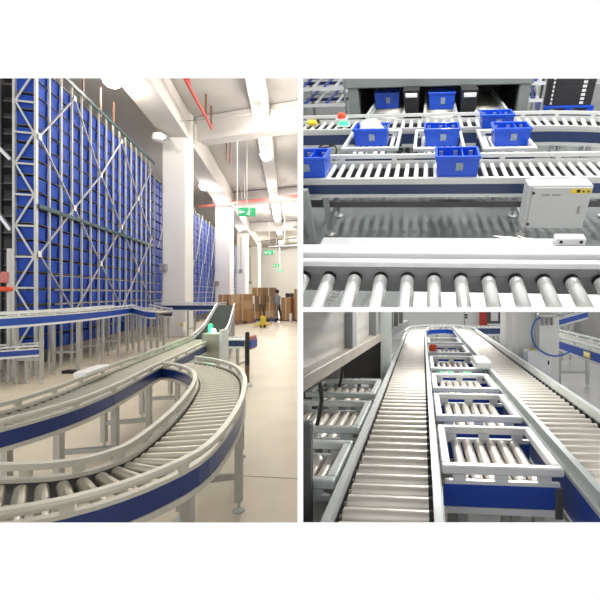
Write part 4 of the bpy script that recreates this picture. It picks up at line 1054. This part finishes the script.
p = W(464.5, 327, 10.4); hh = ztop3(10.4)
cp = thing('cable_post', 'thin dark post with small boxes standing before the white end wall', 'post', (p.x, 10.4, 0)); MB().box((0, 0, hh / 2), (.035, .035, hh)).build('tube', 'grey_steel', cp)
for z in (1.0, .93): MB().box((.04, -.03, z), (.07, .05, .05), bev=.01).build('box', 'black', cp)

H3 = [o for o in COL.objects if o not in set(H1) and o not in set(H2O)]

# ------------------------------------------------------------------ end things where they meet the dividing walls
import bmesh
def trim_to(objs, co, no):
    """keeps what lies on the side of the plane that its normal points to"""
    co, no = Vector(co), Vector(no).normalized(); bpy.context.view_layer.update()
    for o in objs:
        if o.type != 'MESH' or o.name in ('wall_front', 'wall_partition'): continue
        mw = o.matrix_world; d = [(mw @ v.co - co).dot(no) for v in o.data.vertices]
        if not d or min(d) >= 0: continue
        if max(d) <= 0.0005: DEAD.append(o); continue
        if o.modifiers: continue
        if o.data.users > 1: o.data = o.data.copy()
        bm = bmesh.new(); bm.from_mesh(o.data); inv = mw.inverted()
        lc = inv @ co; ln = (mw.to_3x3().transposed() @ no).normalized()
        r = bmesh.ops.bisect_plane(bm, geom=bm.verts[:] + bm.edges[:] + bm.faces[:], plane_co=lc, plane_no=ln, clear_inner=True)
        ed = [e for e in r['geom_cut'] if isinstance(e, bmesh.types.BMEdge)]
        if ed:
            try: bmesh.ops.holes_fill(bm, edges=ed, sides=0)
            except Exception: pass
        bm.to_mesh(o.data); bm.free()
DEAD = []
SX = Vector((kp * L1 - th * 30, L1, 0)) - Vector((kp * L0 - th, L0, 0)); 
trim_to(H1, (kp * L0 - th - .003, L0, 0), (-SX.y, SX.x, 0))
SX = Vector((kp * L1 + th * 30, L1, 0)) - Vector((kp * L0 + th, L0, 0))
trim_to(H2O + H3, (kp * L0 + th + .003, L0, 0), (SX.y, -SX.x, 0))
trim_to(H2O, (0, 0, EYE), (0, (310.3 - PV) / F, 1))
def drop(o):
    for c in list(o.children): drop(c)
    bpy.data.objects.remove(o)
names = [o.name for o in DEAD]
for n_ in dict.fromkeys(names):
    o = bpy.data.objects.get(n_)
    if o is not None: drop(o)
for o in [o for o in COL.objects if o.type == 'EMPTY' and not o.children]: bpy.data.objects.remove(o)
b = MB(); yb = 2.72
P_ = [(ux(y_u, yy), yy, vz(vv, yy)) for vv in (310.85, 310.35) for (y_u, yy) in ((302, FB), (640, FB), (640, yb), (302, yb))]
b.poly(P_, [(0,3,2,1),(4,5,6,7),(0,1,5,4),(1,2,6,5),(2,3,7,6),(3,0,4,7)]); struct('floor_ledge', b, 'grey_floor')

# ------------------------------------------------------------------ lights of halls two and three
for (x, y, p_) in ((.35, 3.7, 165), (2.4, 5.0, 125), (-.7, 5.4, 55), (1.4, 7.6, 95)):
    lamp_area('sorting_hall_lamp', (x, y, 4.6), (.14, 1.2), p_, (x, y + .001, 0), (1, 1, 1), BAY2)
lamp_area('merge_hall_unseen_light', (.75, 3.7, 1.98), (1.4, .4), 34, (.35, 2.3, .75), (1, .97, .93))  # added out of view to brighten the near rollers and frames
lamp_area('merge_hall_unseen_light', (1.2, 7.8, 2.6), (2.0, .5), 85, (1.2, 7.8, 0), (1, .97, .93))  # overhead light out of view, placed to brighten the far half
